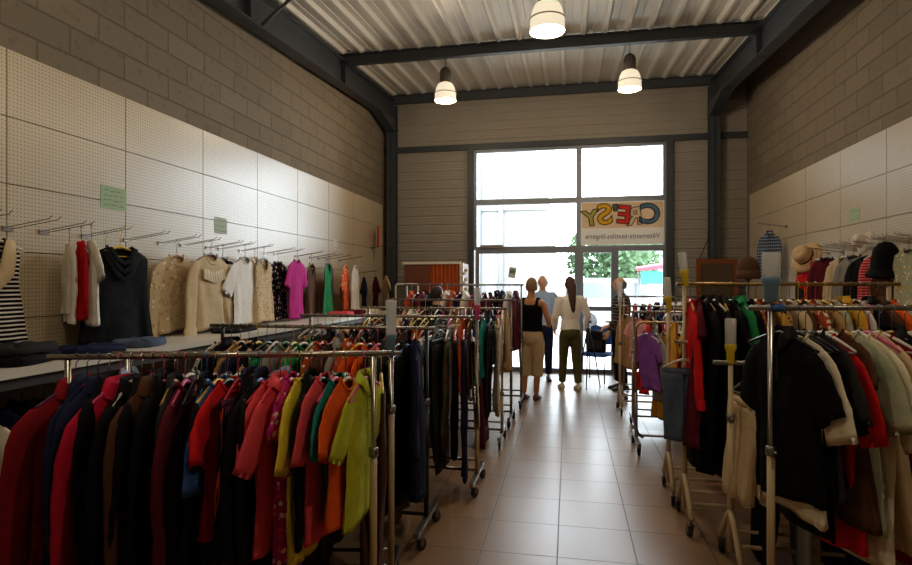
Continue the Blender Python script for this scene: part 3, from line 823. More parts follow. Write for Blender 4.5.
fill(re_, where_l(4), A5, 'left', ['white', 'wooden', 'orange' if False else 'yellow', 'black', 'pink'], seed=5, end=.03)
rf = rack((-2.1, 6.5), (-.62, 6.5), 1.40, 'chrome rolling rack, sixth left of the aisle, close behind the cream trousers', 'dull', in1=.02)
fill(rf, where_l(5), rand_seq(18, ['blouse', 'trousers', 'shirt', 'skirt', 't_shirt'], ['black', 'maroon', 'navy', 'pink', 'charcoal', 'grey', 'white', 'tan'], 61), 'left', ['white', 'black', 'red', 'pink'], False, seed=6)
rg = rack((-2.13, 7.42), (-.60, 7.42), 1.57, 'tall square-ended rolling rack, farthest left of the aisle behind the woman in black', 'dull', in0=0, in1=0)
fill(rg, where_l(6), rand_seq(18, ['blouse', 'coat', 'jacket', 'shirt', 'dress'], ['black', 'navy', 'maroon', 'charcoal', 'rust', 'red', 'white'], 71), 'left', ['white', 'black', 'red'], False, seed=7)

q1 = rack((.80, 2.70), (2.25, 2.98), 1.49, 'chrome rolling rack closest to the camera right of the aisle, black polo at its end', 'chrome', steel_dull, in0=.062, in1=.06, sleeve_h=.87)
B1 = [('polo_shirt', ('black',), {'x': .105, 'rot': 12, 's': (.84, .8, 1.06), 'h': 'black', 'v': 1}), ('long_tee', ('cream',), {'x': .18, 'rot': 6, 's': (.88, .6, 1.08), 'h': 'black'}), ('long_tee', ('black',), {'x': .212, 'rot': 4, 's': (.86, .5, 1.0), 'h': 'black'}), ('long_tee', ('charcoal',), {'x': .245, 'rot': 3, 's': (.86, .5, .95), 'h': 'black'}),
      ('long_tee', ('red',), {'x': .285, 'rot': 2, 's': (.92, .6, 1.1), 'h': 'white'}), ('dress', ('brown',), {'x': .325, 's': (.9, .5, .85), 'h': 'white'}), ('long_tee', ('sage',), {'x': .385, 'rot': 2, 's': (.98, .7, 1.0), 'h': 'wooden'}), ('long_tee', ('cream',), {'x': .44, 's': (1.05, .6, 1.1), 'h': 'white'}), ('dress', ('beige',), {'x': .485, 's': (.95, .5, .9), 'h': 'pink'}),
      ('long_tee', ('darkred',), {'x': .53, 's': (1.0, .6, 1.1), 'h': 'white'}), ('coat', ('black',), {'x': .585, 's': (.9, .6, .82), 'h': 'wooden'}), ('t_shirt', ('red',), {'x': .64, 's': (1, .6, 1)}), ('long_tee', ('navy',), {'x': .69, 's': (1, .6, 1)}), ('dress', ('tan',), {'x': .74, 's': (.95, .5, .9), 'h': 'wooden'}), ('long_tee', ('maroon',), {'x': .79, 's': (1, .6, 1.05)}),
      ('long_tee', ('grey',), {'x': .85}), ('long_tee', ('beige',), {'x': .91}), ('blouse', ('white',), {'x': .98}), ('long_tee', ('black',), {'x': 1.05}), ('dress', ('maroon',), {'x': 1.13, 's': .85}), ('long_tee', ('pink',), {'x': 1.21}), ('blouse', ('black',), {'x': 1.3})]
fill(q1, where_r(0), B1, 'right', ['white', 'white', 'wooden', 'black'], jit=4, seed=11, start=.12)
q2 = rack((.82, 3.42), (2.25, 3.42), 1.155, 'low cream rolling rack, second right of the aisle, beige shorts at its end', 'cream', steel_dull, in0=.06)
B2 = [('shorts', ('beige',), {'x': .13, 'rot': 12, 's': (.62, .9, 1.12)}), ('folded_trousers', ('cream',)), ('trousers', ('black',), {'s': .9}), ('trousers', ('grey',), {'s': .9})] + rand_seq(10, ['trousers', 'folded_trousers', 'shorts'], ['black', 'navy', 'grey', 'brown', 'beige'], 81, .05)
fill(q2, where_r(1), B2, 'right', ['white', 'black', 'grey'], seed=12)
q3 = rack((.73, 4.02), (1.98, 4.02), 1.59, 'tall rolling rack with golden rail, third right of the aisle, denim shorts at its end', 'cream', brass_rail, in0=.02, in1=.03, low=1.21)
B3 = [('blouse', ('red',)), ('dress', ('maroon',), {'s': .95}), ('coat', ('black',), {'h': 'wooden'}), ('coat', ('black',)), ('jacket', ('charcoal',)), ('dress', ('black',)), ('shirt', ('green',)), ('dress', ('black',)), ('blouse', ('rust', 'leopard', 'beige')), ('dress', ('brown',)), ('blouse', ('mustard',)), ('blouse', ('tan', 'leopard', 'brown')), ('blouse', ('beige',)), ('blouse', ('brown',)),
      ('blouse', ('rust', 'floral', 'red')), ('blouse', ('cream', 'stripe', 'rust')), ('blouse', ('tan',)), ('blouse', ('sage',)), ('shirt', ('mustard',)), ('blouse', ('brown',)), ('blouse', ('white',)), ('shirt', ('black',)), ('shirt', ('brown',)), ('blouse', ('orange',))]
fill(q3, where_r(2), B3, 'right', ['wooden', 'wooden', 'white', 'black', 'yellow'], seed=13, start=.03, end=.02)
p = Vector((.735, 3.955, 1.21 - .005))
hanger(p, R(-12), 'white', 'white plastic hanger carrying the denim shorts at the golden rail rack', 'hangers on the third rack right of aisle').scale = (.66, 1, 1)
garment('shorts', ('denim', 'denim', 'navy'), p, R(-12), 'blue denim shorts facing the aisle at the end of golden rail rack', None, True, 1, (.60, .8, 1.0))
q4 = rack((.70, 4.52), (2.1, 4.52), 1.40, 'cream rolling rack with arched feet, fourth right of the aisle', 'cream', chrome, in0=.03)
fill(q4, where_r(3), [('long_tee', ('mustard',)), ('t_shirt', ('yellow',)), ('blouse', ('rust',)), ('t_shirt', ('grey', 'stripe', 'white'))] + rand_seq(12, ['t_shirt', 'blouse', 'dress', 'shirt'], ['red', 'black', 'brown', 'navy', 'maroon', 'tan', 'green'], 91), 'right', ['white', 'black', 'wooden', 'grey'], seed=14)
q5 = rack((.68, 5.73), (2.05, 5.73), 1.22, 'grey rack of bent tube, fifth right of the aisle, purple dress at its end', 'bent', brass_rail)
fill(q5, where_r(4), [('long_tee', ('purple',), {'rot': 30, 's': (.62, .8, .78)}), ('t_shirt', ('grey',)), ('dress', ('mustard',), {'rot': 20, 's': .8})] + rand_seq(12, ['t_shirt', 'dress', 'blouse'], ['purple', 'pink', 'red', 'grey', 'black', 'white', 'rust'], 92), 'right', ['white', 'wooden', 'grey'], seed=15, start=.0)
q6 = rack((.66, 6.55), (2.05, 6.55), 1.28, 'chrome rolling rack, sixth right of the aisle, pink child top at its end', 'dull', chrome, in0=.03)
fill(q6, where_r(5), [('t_shirt', ('pink',), {'rot': 30, 's': .66}), ('dress', ('red',), {'s': .8})] + rand_seq(12, ['t_shirt', 'blouse', 'dress'], ['red', 'pink', 'black', 'white', 'grey', 'navy'], 93), 'right', ['white', 'grey', 'black'], False, seed=16)
q7 = rack((.60, 7.35), (2.0, 7.35), 1.31, 'cream rolling rack, seventh right of the aisle, in front of the man in dark clothes', 'cream', chrome, in0=.02)
fill(q7, where_r(6), [('blouse', ('tan',), {'rot': 20}), ('shirt', ('charcoal',))] + rand_seq(12, ['t_shirt', 'blouse', 'jacket', 'shirt'], ['black', 'charcoal', 'navy', 'brown', 'white', 'grey'], 94), 'right', ['white', 'black', 'grey'], False, seed=17, start=.05)
q8 = rack((.72, 8.17), (2.1, 8.17), 1.41, 'farthest rolling rack right of the aisle, beside the dark steel column', 'dull', chrome, in0=.02)
fill(q8, where_r(7), rand_seq(14, ['t_shirt', 'blouse', 'jacket', 'shirt'], ['black', 'charcoal', 'navy', 'brown', 'white', 'red'], 95), 'right', ['white', 'black', 'grey'], False, seed=18)

# clear sleeves taped on top of the posts
def post_sleeve(x, y, z0, z1, tape, label, tilt=0.0, w=.024):
    t = empty('plastic_sleeve', (x, y, z0), 0, label, 'plastic sleeve'); t.rotation_euler = (0, tilt, 0)
    MB().lathe([(w, 0), (w + .002, .02), (w + .004, z1 - z0 - .01), (w + .001, z1 - z0), (w - .002, z1 - z0), (w, .01)], n=14, cap=False).build('clear_tube', CLEAR, t)
    MB().lathe([(w * .7, -.085), (w * .8, -.08), (w * .85, -.02), (w + .004, .0), (w + .005, .02), (w + .003, .025)], n=12, cap=False).build('tape', HMAT[tape], t)
post_sleeve(-.895, 2.83, 1.31, 1.51, 'paleblue', 'tall clear plastic sleeve with blue tape on the second left-side rack post', 0, .024)
post_sleeve(-.70, 4.42, 1.40, 1.56, 'pink', 'white plastic sleeve with pink tape on a far chrome rack post', 0, .022)
post_sleeve(.88, 3.42, 1.235, 1.40, 'yellow', 'clear plastic sleeve with yellow tape on the low cream rack post', 0, .026)
post_sleeve(.75, 4.02, 1.66, 1.80, 'yellow', 'highest clear plastic sleeve with yellow tape on the golden rail rack', -.12, .024)
post_sleeve(.73, 4.52, 1.47, 1.64, 'yellow', 'clear plastic sleeve with yellow tape on the arched cream rack', -.08, .024)
post_sleeve(.62, 7.35, 1.38, 1.60, 'white', 'small white plastic sleeve on the rack before the man in dark clothes', 0, .024)
post_sleeve(.862, 2.712, 1.60, 1.73, 'paleblue', 'broad clear plastic sleeve above the blue taped rail end', 0, .034)
bt = MB().lathe([(.015, -.03), (.019, -.028), (.019, .028), (.015, .03)], n=12, axis='x').build('tape_wrap', HMAT['blue']); bt.location = (.885, 2.716, 1.49); bt.rotation_euler = (0, 0, R(11))
tag(bt, 'blue tape wrapped round the front rail above the black polo', 'tape')

# ------------------------------------------------------------------ left wall: shelf, hooks, clothes
sh = empty('wall_shelf', (XL, 1.3, 0), 0, 'long white shelf running along the pegboard wall under the blouses', 'shelf')
MB().span((.03, 0, 1.12), (.68, 7.3, 1.16)).build('shelf_top', white_board, sh)
MB().span((.62, 0, 1.06), (.65, 7.3, 1.118)).build('shelf_rail', dark_edge, sh)
for y in (.15, 2.0, 3.8, 5.6, 7.15):
    MB().span((.58, y - .02, 0), (.62, y + .02, 1.12)).build('shelf_leg', dark_tube, sh)
MB().tube([(.38, .05, 1.02), (.38, 7.2, 1.02)], .012, 8).build('under_rail', steel_dull, sh)
for y in (.1, 2.4, 4.8, 7.1): MB().tube([(.38, y, 1.02), (.38, y, 1.12)], .008, 6).build('rail_bracket', steel_dull, sh)
def yl(u): return None
for i, (k, sp, y) in enumerate([('t_shirt', ('white', 'stripe', 'grey'), 1.95), ('t_shirt', ('red',), 2.05), ('blouse', ('orange',), 2.16), ('t_shirt', ('white',), 2.28), ('shirt', ('cream',), 2.42), ('t_shirt', ('navy',), 2.55), ('jacket', ('black',), 2.7), ('t_shirt', ('charcoal',), 2.85)]):
    loc = (XL + .38, y, 1.0165); hc = ['white', 'black'][i % 2]
    hanger(loc, R(180 + 4 * (i % 3)), hc, '%s plastic hanger, %s on the rail under the long white shelf' % (hc, ORD[i]), 'hangers under the shelf')
    garment(k, sp, loc, R(180 + 4 * (i % 3)), '%s, %s on the rail under the long white shelf' % (describe(k, sp), ORD[i]), 'clothes under the shelf', True, i % NV)

PR = 0.36
def hook_pair(wall, y, z, label):
    s = 1 if wall == 'left' else -1; x = (XL + .03) if wall == 'left' else (XR - .03)
    t = empty('pegboard_hook', (x, y, z), 0 if s > 0 else PI, label, 'hook', 'double wire hooks on the pegboard')
    MB().box((.004, 0, .0), (.008, .07, .03)).build('back_plate', wire, t)
    for yy, dz in ((-.03, 0), (.03, 0)):
        MB().tube([(.005, yy, dz), (PR - .02, yy, dz + .05), (PR, yy, dz + .07)], .0028, 6).build('prong', wire, t)
PLACES_L = ['first', 'second']
def wall_item(wall, y, off, z, kind, spec, label, hc='black', v=0, s=1.0, rot=0, h=True, extra=None):
    sg = 1 if wall == 'left' else -1; x = (XL + .03 + off) if wall == 'left' else (XR - .03 - off)
    zz = z + .05 * off / (PR - .02) - .0125
    rz = R(90 * sg + rot); loc = (x, y, zz)
    s = s if isinstance(s, tuple) else (s, 1, s)
    s = (s[0], .62 * s[1], s[2])
    if wall == 'left':                                 # hems end just above the shelf
        Lk = .085 + dict(blouse=.64, shirt=.70, t_shirt=.62, tank_top=.6, long_tee=.76).get(kind, .7) * (1 + .06 * (v - 1))
        s = (s[0], s[1], min(s[2], (zz - .025 - 1.175) / Lk))
    if h:
        hg = hanger(loc, rz, hc, '%s hanger holding the %s' % (hc if hc == 'wooden' else hc + ' plastic', label.split(' on ')[0].split(' hanging ')[0]), 'hangers on the pegboard hooks')
        hg.scale = (min(1.0, s[0] * 1.02), 1, 1)
    return garment(kind, spec, loc, rz, label, 'clothes on the pegboard hooks', True, v, s)
ZH = 1.93
ys = [y - .03 for y in (2.64, 2.95, 3.20, 3.53, 3.92, 4.30, 4.58, 4.94, 5.14, 5.50, 6.0, 6.22, 6.74, 7.16, 7.40, 7.70)]
for i, y in enumerate(ys):
    hook_pair('left', y, ZH, 'double wire pegboard hook, %s from the camera along the shelf wall' % ORD[i])
g = wall_item('left', 2.64, .22, ZH, 'tank_top', ('black', 'fine', 'white'), 'black and white striped sleeveless top with beige ruffle hanging at the picture edge', 'white', 0, 1.05)
MB().tube([(.09, -.035, -.08), (.07, -.06, -.16), (.05, -.065, -.26), (0, -.065, -.33), (-.05, -.065, -.26), (-.07, -.06, -.16), (-.09, -.035, -.08)], [.025, .04, .045, .035, .045, .04, .025], 10, True, .5).build('ruffle_collar', fab('beige'), g)
wall_item('left', 3.20, .17, ZH, 'blouse', ('white',), 'white blouse on hook, wall side of a red top', 'white', 0, (.66, 1, .78), 55)
wall_item('left', 3.20, .26, ZH, 'tank_top', ('red',), 'red top on hook between two white blouses', 'grey', 1, (.72, 1, .84), 58)
wall_item('left', 3.20, .335, ZH, 't_shirt', ('white',), 'white top on hook in front of a red top', 'white', 2, (.62, 1, .84), 58)
wall_item('left', 3.53, .14, ZH, 'tank_top', ('black',), 'black top on hook half behind the cowl-necked one', 'grey', 1, 1.25, 8)
g = wall_item('left', 3.53, .26, ZH, 'tank_top', ('black',), 'black cowl-necked sleeveless top on a yellow hanger', 'yellow', 2, (1.5, 1, 1.24), -4)
cw = MB()
for k in range(3): cw.tube([(-.075 - .01 * k, -.035, -.085 - .02 * k), (-.04, -.055, -.16 - .05 * k), (0, -.062, -.19 - .055 * k), (.04, -.055, -.16 - .05 * k), (.075 + .01 * k, -.035, -.085 - .02 * k)], .018, 8, True, .6)
cw.build('cowl_neck', fab('black'), g)
wall_item('left', 4.30, .13, ZH, 'blouse', ('beige', 'floral', 'tan'), 'beige flowered long-sleeved blouse on hook behind the cream ruffled one', 'wooden', 0, 1.2, 4)
g = wall_item('left', 4.58, .26, ZH, 'blouse', ('beige',), 'sheer cream blouse with a ruffled front on a purple hanger', 'purple', 1, 1.18, 2)
wrf = ruffle(); MB().add(wrf.v, wrf.f, True).build('ruffle', fab('cream'), g)
wall_item('left', 4.94, .14, ZH, 'blouse', ('white', 'wide', 'black'), 'black and white broad-striped top on hook beside white T-shirt', 'black', 2, 1.2, 6)
wall_item('left', 5.14, .25, ZH, 't_shirt', ('white',), 'white T-shirt on hook between broad stripes and beige camisole', 'black', 0, 1.25, 6)
wall_item('left', 5.50, .14, ZH, 'shirt', ('cream',), 'cream shirt on hook behind the patterned beige camisole', 'black', 1, 1.05, 8)
wall_item('left', 5.50, .25, ZH, 'tank_top', ('beige', 'leopard', 'tan'), 'beige patterned sleeveless top on hook beside the white T-shirt', 'black', 0, 1.25, 6)
wall_item('left', 6.0, .14, ZH, 't_shirt', ('black', 'floral', 'purple'), 'black printed top on hook behind the magenta tunic', 'black', 1, 1.2, 4)
wall_item('left', 6.22, .26, ZH, 'long_tee', ('magenta',), 'bright magenta tunic on hook above the long shelf', 'black', 2, 1.0, 6)
wall_item('left', 6.74, .2, ZH, 'tank_top', ('brown',), 'grey-brown sleeveless top on hook between magenta and green tops', 'wooden', 0, 1.2, 10)
wall_item('left', 7.16, .24, ZH, 'tank_top', ('green',), 'dark green sleeveless top on hook along the shelf wall', 'black', 1, 1.3, 10)
wall_item('left', 7.40, .16, ZH, 'tank_top', ('purple',), 'purple sleeveless top on hook between green and orange tops', 'black', 2, 1.15, 12)
wall_item('left', 7.70, .26, ZH, 't_shirt', ('orange', 'floral', 'rust'), 'orange printed top on hook beside the far white one', 'white', 0, 1.1, 14)
wall_item('left', 8.14, .24, ZH, 'blouse', ('white',), 'long white blouse on hook, farthest white one on the shelf wall', 'white', 1, 1.15, 12)
for i, (c, y) in enumerate((('navy', 8.62), ('maroon', 8.95), ('beige', 9.25))):
    wall_item('left', y, .2 + .08 * i, ZH - .18, 't_shirt', (c,), '%s top on hook by the corner column and mirror' % c, 'white', i, .85, 30)
hook_pair('left', 8.11, ZH, 'double wire hook carrying the far white blouse'); hook_pair('left', 8.9, ZH - .18, 'low double wire hook beside the corner column')

# folded clothes and oddments on the shelf
def pile(x, y, w, l, h, spec, label, rz=0, seed=0, name='folded_garment'):
    r = random.Random(seed); m = MB(); n = 28; rings = []
    for zf, e in ((0, .97), (.15, 1.0), (.5, 1.02), (.85, 1.0), (1, .95), (1.04, .6), (1.02, .1)):
        rings.append([Vector((w / 2 * e * math.copysign(abs(math.cos(2 * PI * i / n)) ** .5, math.cos(2 * PI * i / n)), l / 2 * e * math.copysign(abs(math.sin(2 * PI * i / n)) ** .5, math.sin(2 * PI * i / n)), h * zf + (.008 * math.sin(i * 1.7 + seed + zf * 4) if zf > .1 else 0))) for i in range(n)])
    m.rings(rings, True, True, True)
    o = m.build(name, fab(*spec)); o.location = (x, y, 0); o.rotation_euler = (0, 0, rz); tag(o, label, 'folded clothes', 'folded clothes on the shelf')
    return o
def on_shelf(o, z=1.161): o.location.z = z; return o
on_shelf(pile(-2.98, 2.62, .34, .42, .05, ('black',), 'lower black folded garment at the camera end of the shelf', .3, 1))
on_shelf(pile(-2.98, 2.63, .30, .36, .045, ('charcoal',), 'upper charcoal folded garment at the camera end of the shelf', .1, 2), 1.213)
on_shelf(pile(-2.95, 3.10, .32, .34, .04, ('navy',), 'dark navy folded garment between black pile and folded jeans', -.2, 3))
on_shelf(pile(-2.93, 3.50, .28, .32, .045, ('denim', 'denim', 'navy'), 'folded blue jeans lying on the shelf below the red top', .2, 4, 'folded_jeans'))
on_shelf(pile(-2.95, 4.70, .26, .5, .022, ('black',), 'flat black garment on the shelf under the cream blouse', .1, 5))
on_shelf(pile(-2.95, 7.15, .30, .36, .05, ('coral',), 'coral folded garment on the shelf under the magenta tunic', .1, 6))
on_shelf(pile(-2.95, 7.65, .28, .30, .05, ('maroon',), 'maroon folded garment on the shelf beside the coral one', .1, 7))
on_shelf(pile(-2.95, 8.2, .28, .3, .05, ('cream',), 'cream folded garment at the far end of the shelf', .1, 8))

def note(wall, y, z, w, h, colr, label, lines=4):
    s = 1 if wall == 'left' else -1; x = (XL + .032) if wall == 'left' else (XR - .032)
    t = empty('paper_note', (x, y, z), 0, label, 'note', 'paper notes on the pegboard')
    MB().box((0, 0, 0), (.002, w, h)).build('sheet', plain('note_' + colr, {'green': '#a9c4a0', 'white': '#d8d4c8', 'palegreen': '#b4c2ac'}[colr], .8), t)
    m = MB(); r = random.Random(int(y * 100))
    for k in range(lines):
        z0 = h * (.3 - .62 * k / max(1, lines - 1)); y0 = -w * .38
        while y0 < w * .3:
            l = r.uniform(.02, .06); m.box((s * .0015, y0 + l / 2, z0 + r.uniform(-.004, .004)), (.001, l, .006)); y0 += l + .018
    m.build('handwriting', plain('note_ink', '#6d8a70', .8), t)
note('left', 3.76, 2.235, .25, .17, 'green', 'larger green paper note with handwriting above the red top')
note('left', 5.12, 2.16, .20, .16, 'palegreen', 'pale green paper note above the cream ruffled blouse', 3)
note('left', 7.95, 2.16, .15, .15, 'white', 'small white paper note above the green and purple tops', 2)
note('right', 6.62, 2.30, .20, .14, 'green', 'green paper note on the pegboard opposite the shelf wall', 2)
ob = empty('printed_card', (XL + .16, 9.55, 2.28), R(25), 'orange and red printed card standing on a wall hook by the column', 'card')
MB().box((0, 0, .12), (.03, .30, .36)).build('card', plain('card_orange', '#c8603a', .6), ob); MB().box((.017, -.07, .12), (.002, .10, .30)).build('card_stripe', plain('card_red', '#a8302a', .6), ob)
hook_pair('left', 9.55, 2.2, 'double wire hook under the orange printed card')

# ------------------------------------------------------------------ right wall clothes and hats
ZR = 1.93
for i, y in enumerate((5.1, 5.28, 5.42, 5.53, 5.86, 6.06, 6.24, 6.4, 6.58, 6.88, 7.2)):
    hook_pair('right', y + .03, ZR, 'double wire pegboard hook above the hats, %s from the camera' % ORD[i])
hook_pair('right', 8.53, 2.36, 'high double wire hook holding the checked blue shirt')
RW = [(5.1, .28, 'dress', ('sage', 'floral', 'mustard'), 'pale green printed dress on hook at the frame edge', .85, 10), (5.28, .2, 'blouse', ('tan',), 'tan blouse on hook beside pale green printed dress', (.75, 1, 1), 12), (5.42, .30, 'dress', ('brown',), 'dark brown dress on hook under the black hat', .85, 12), (5.53, .15, 'blouse', ('charcoal',), 'charcoal blouse on hook between brown dress and striped top', (.75, 1, 1), 26),
      (5.53, .3, 'blouse', ('red', 'fine', 'pink'), 'red and pink striped top on hook beside the black hat', (.5, 1, 1), 62), (5.86, .24, 'blouse', ('black',), 'black blouse on hook next to red striped top', (.75, 1, 1), 28), (6.06, .26, 'blouse', ('grey',), 'grey blouse on hook under the green note', (.75, 1, 1), 28), (6.24, .26, 'blouse', ('beige',), 'beige blouse on hook between grey and wine-red tops', (.75, 1, 1), 30),
      (6.4, .2, 't_shirt', ('charcoal',), 'charcoal T-shirt on hook beside wine-red top', 1, 10), (6.58, .28, 'blouse', ('maroon',), 'wine-red blouse on hook near the straw hat', (.75, 1, 1), 34), (6.88, .26, 't_shirt', ('red',), 'bright red T-shirt on hook below the straw hat', 1, 14), (7.2, .2, 'shirt', ('black',), 'black shirt on hook under the straw hat', .95, 10)]
for i, (y, off, k, sp, lb, s, rt) in enumerate(RW): wall_item('right', y, off, ZR, k, sp, lb, ['black', 'white', 'grey'][i % 3], i % NV, s, rt)
wall_item('right', 8.5, .22, 2.36, 'shirt', ('navy', 'plaid', 'lightblue'), 'navy checked shirt on hook high on the pegboard', 'white', 0, (.5, 1, .95), 62)
def hat(loc, mat, band, label, r=.17, crown=.11, tilt=(0, 0), name='hat'):
    t = empty(name, loc, 0, label, 'hat'); t.rotation_euler = (tilt[0], tilt[1], 0)
    MB().lathe([(r * .5, 0), (r * .8, -.006), (r, -.022), (r, -.016), (r * .8, .0), (r * .54, .008)], n=28, cap=False).build('brim', mat, t)
    MB().lathe([(r * .54, 0), (r * .52, crown * .7), (r * .44, crown * .97), (r * .2, crown * .93), (.005, crown * .9)], n=28, cap=False).build('crown', mat, t)
    if band: MB().lathe([(r * .55, .006), (r * .545, .03)], n=28, cap=False).build('hat_band', band, t)
    return t
straw = plain('straw', '#cfae80', .8, 0, .15, 90, .3)
hat((2.60, 7.07, 1.89), straw, fab('brown'), 'straw sun hat with dark band on a wall hook', .19, .12, (R(25), R(-62)), 'straw_hat')
bh = empty('black_hat', (2.58, 5.36, 1.72), 0, 'floppy black hat on a wall hook above the brown dress', 'hat'); bh.rotation_euler = (R(12), R(-8), 0)
MB().lathe([(.10, -.0), (.135, -.03), (.15, -.055), (.145, -.05), (.108, .01)], n=26, cap=False).build('brim', fab('black'), bh)
MB().lathe([(.11, 0), (.105, .08), (.085, .16), (.05, .21), (.005, .225)], n=26, cap=False).build('crown', fab('black'), bh)
hat((2.72, 6.05, 1.98), plain('pale_felt', '#d9cfbf', .9), None, 'small pale hat on a wall hook under the green note', .12, .09, (0, R(-70)), 'pale_hat')
fh = empty('fur_hat', (1.60, 5.5, 0), 0, 'round brown fur hat on a display stand between racks and column', 'hat')
fh.location = (1.46, 5.15, 1.63)
MB().ball((0, 0, .09), (.085, .085, .10), 20, 12).build('crown', plain('brown_fur', '#5a3d28', .95, 0, .3, 120, .8), fh)
MB().lathe([(.07, .0), (.088, .01), (.09, .05), (.085, .07)], n=22, cap=False).build('hat_band', plain('fur_band', '#6d4c33', .95, 0, .3, 120, .8), fh)
hs = empty('hat_stand', (1.46, 5.15, 0), 0, 'thin post hidden behind the racks carrying the fur hat', 'stand')
MB().tube([(0, 0, .02), (0, 0, 1.65)], .012, 8).build('pole', steel_dull, hs); MB().lathe([(.14, 0), (.14, .015), (.02, .03)], n=20).build('base', steel_dull, hs)

# ------------------------------------------------------------------ things at the back
mr = empty('wooden_mirror', (2.35, 9.95, 0), R(14), 'orange-brown wooden framed mirror leaning by the right corner column', 'mirror')
for nm, a, b in (('frame', (-.34, -.02, 0), (-.27, .02, 1.98)), ('frame', (.27, -.02, 0), (.34, .02, 1.98)), ('frame', (-.27, -.02, 1.91), (.27, .02, 1.98)), ('frame', (-.27, -.02, .1), (.27, .02, .18))):
    MB().span(a, b).build(nm, wood_red, mr)
MB().span((-.27, -.005, .18), (.27, .005, 1.91)).build('mirror_glass', plain('dull_mirror', '#7a7368', .15, .9), mr)
fc = empty('fitting_cabin', (-2.2, 9.55, 0), 0, 'brown fitting cabin with striped orange curtain against the ribbed back wall', 'cabin')
MB().span((-.48, -.35, 0), (-.46, .45, 1.92)).build('side_panel', wood_red, fc); MB().span((.44, -.35, 0), (.46, .45, 1.92)).build('side_panel', wood_red, fc)
MB().span((-.46, -.37, 0), (-.04, -.35, 1.90)).build('front_panel', plain('dark_brown_panel', '#6a3a22', .5, 0, .1, 12), fc)
def curtain(x0, x1, z0, z1, y):
    m = MB(); n = 48
    m.rings([[Vector((x0 + (x1 - x0) * i / (n - 1), y + .025 * math.sin(i * .95) * (1.1 - .1 * k), z)) for i in range(n)] for k, z in enumerate((z1, (z0 + z1) / 2, z0))], closed=False); return m
cmx = fab('orange', 'pinstripe', 'brown')
curtain(-.04, .44, .08, 1.90, -.36).build('curtain', fab('rust', 'pinstripe', 'mustard'), fc)
MB().span((-.50, -.39, 1.90), (.48, -.33, 1.94)).build('top_rail', white_board, fc)
MB().span((.46, -.38, 0), (.52, -.32, 1.92)).build('corner_post', white_board, fc)
gl = empty('paper_garland', (-1.66, 9.14, 1.45), 0, 'pale ragged paper garland on the corner of the fitting cabin', 'garland')
m = MB()
for k in range(9): m.ball((.04 * math.sin(k * 2.1), -.02, .05 * k), (.035, .02, .03), 8, 5)
m.build('paper_tufts', plain('pale_paper', '#e4dccb', .9), gl)
wm = empty('standing_mirror', (-2.42, 8.45, 0), R(10), 'white framed standing mirror between the fitting cabin and the shelf', 'mirror')
MB().tube([(-.17, 0, .3), (-.17, 0, 1.54), (-.15, 0, 1.575), (.15, 0, 1.575), (.17, 0, 1.54), (.17, 0, .3), (-.17, 0, .3)], .014, 8).build('frame', white_board, wm)
MB().span((-.165, -.004, .3), (.165, .004, 1.565)).build('mirror_glass', plain('dull_mirror_green', '#6f6f62', .2, .6), wm)
for s in (-1, 1): MB().tube([(s * .17, 0, .35), (s * .19, -.18, .0)], .012, 8).tube([(s * .17, 0, .35), (s * .19, .18, .0)], .012, 8).build('foot', white_board, wm)
cb = MB().tube([(2.40, YB - .25, 2.75), (2.35, YB - .2, 2.5), (2.2, YB - .1, 2.1), (2.12, YB - .1, 1.9)], .008, 6).build('cable', rubber); tag(cb, 'thin cable slanting down the ribbed wall beside the corner column', 'cable')

# ------------------------------------------------------------------ people
def skin_mesh(name, verts, edges, rad, root, lvl=1):
    me = bpy.data.meshes.new(name); me.from_pydata([tuple(v) for v in verts], edges, [])
    o = bpy.data.objects.new(name, me); COL.objects.link(o)
    o.modifiers.new('skin', 'SKIN')
    for i, r in enumerate(rad):
        sv = me.skin_vertices[0].data[i]; sv.radius = r if isinstance(r, (tuple, list)) else (r, r); sv.use_root = (i == root)
    s = o.modifiers.new('sub', 'SUBSURF'); s.levels = s.render_levels = lvl + 1
    dg = bpy.context.evaluated_depsgraph_get()
    out = bpy.data.meshes.new_from_object(o.evaluated_get(dg)); bpy.data.objects.remove(o)
    v = [x.co.copy() for x in out.vertices]; f = [tuple(p.vertices) for p in out.polygons]
    bpy.data.meshes.remove(out)
    return v, f
def fuse(mb, name, mat, parent, voxel, smooth):
    """melts the overlapping closed shapes of mb into one continuous surface"""
    o = mb.build('tmp_' + name, None)
    r = o.modifiers.new('r', 'REMESH'); r.mode = 'VOXEL'; r.voxel_size = voxel; r.use_smooth_shade = True
    q = o.modifiers.new('s', 'SMOOTH'); q.iterations = smooth; q.factor = .5
    dg = bpy.context.evaluated_depsgraph_get(); me = bpy.data.meshes.new_from_object(o.evaluated_get(dg)); bpy.data.objects.remove(o)
    me.polygons.foreach_set('use_smooth', [True] * len(me.polygons)); me.name = name
    return link(name, me, mat, parent)
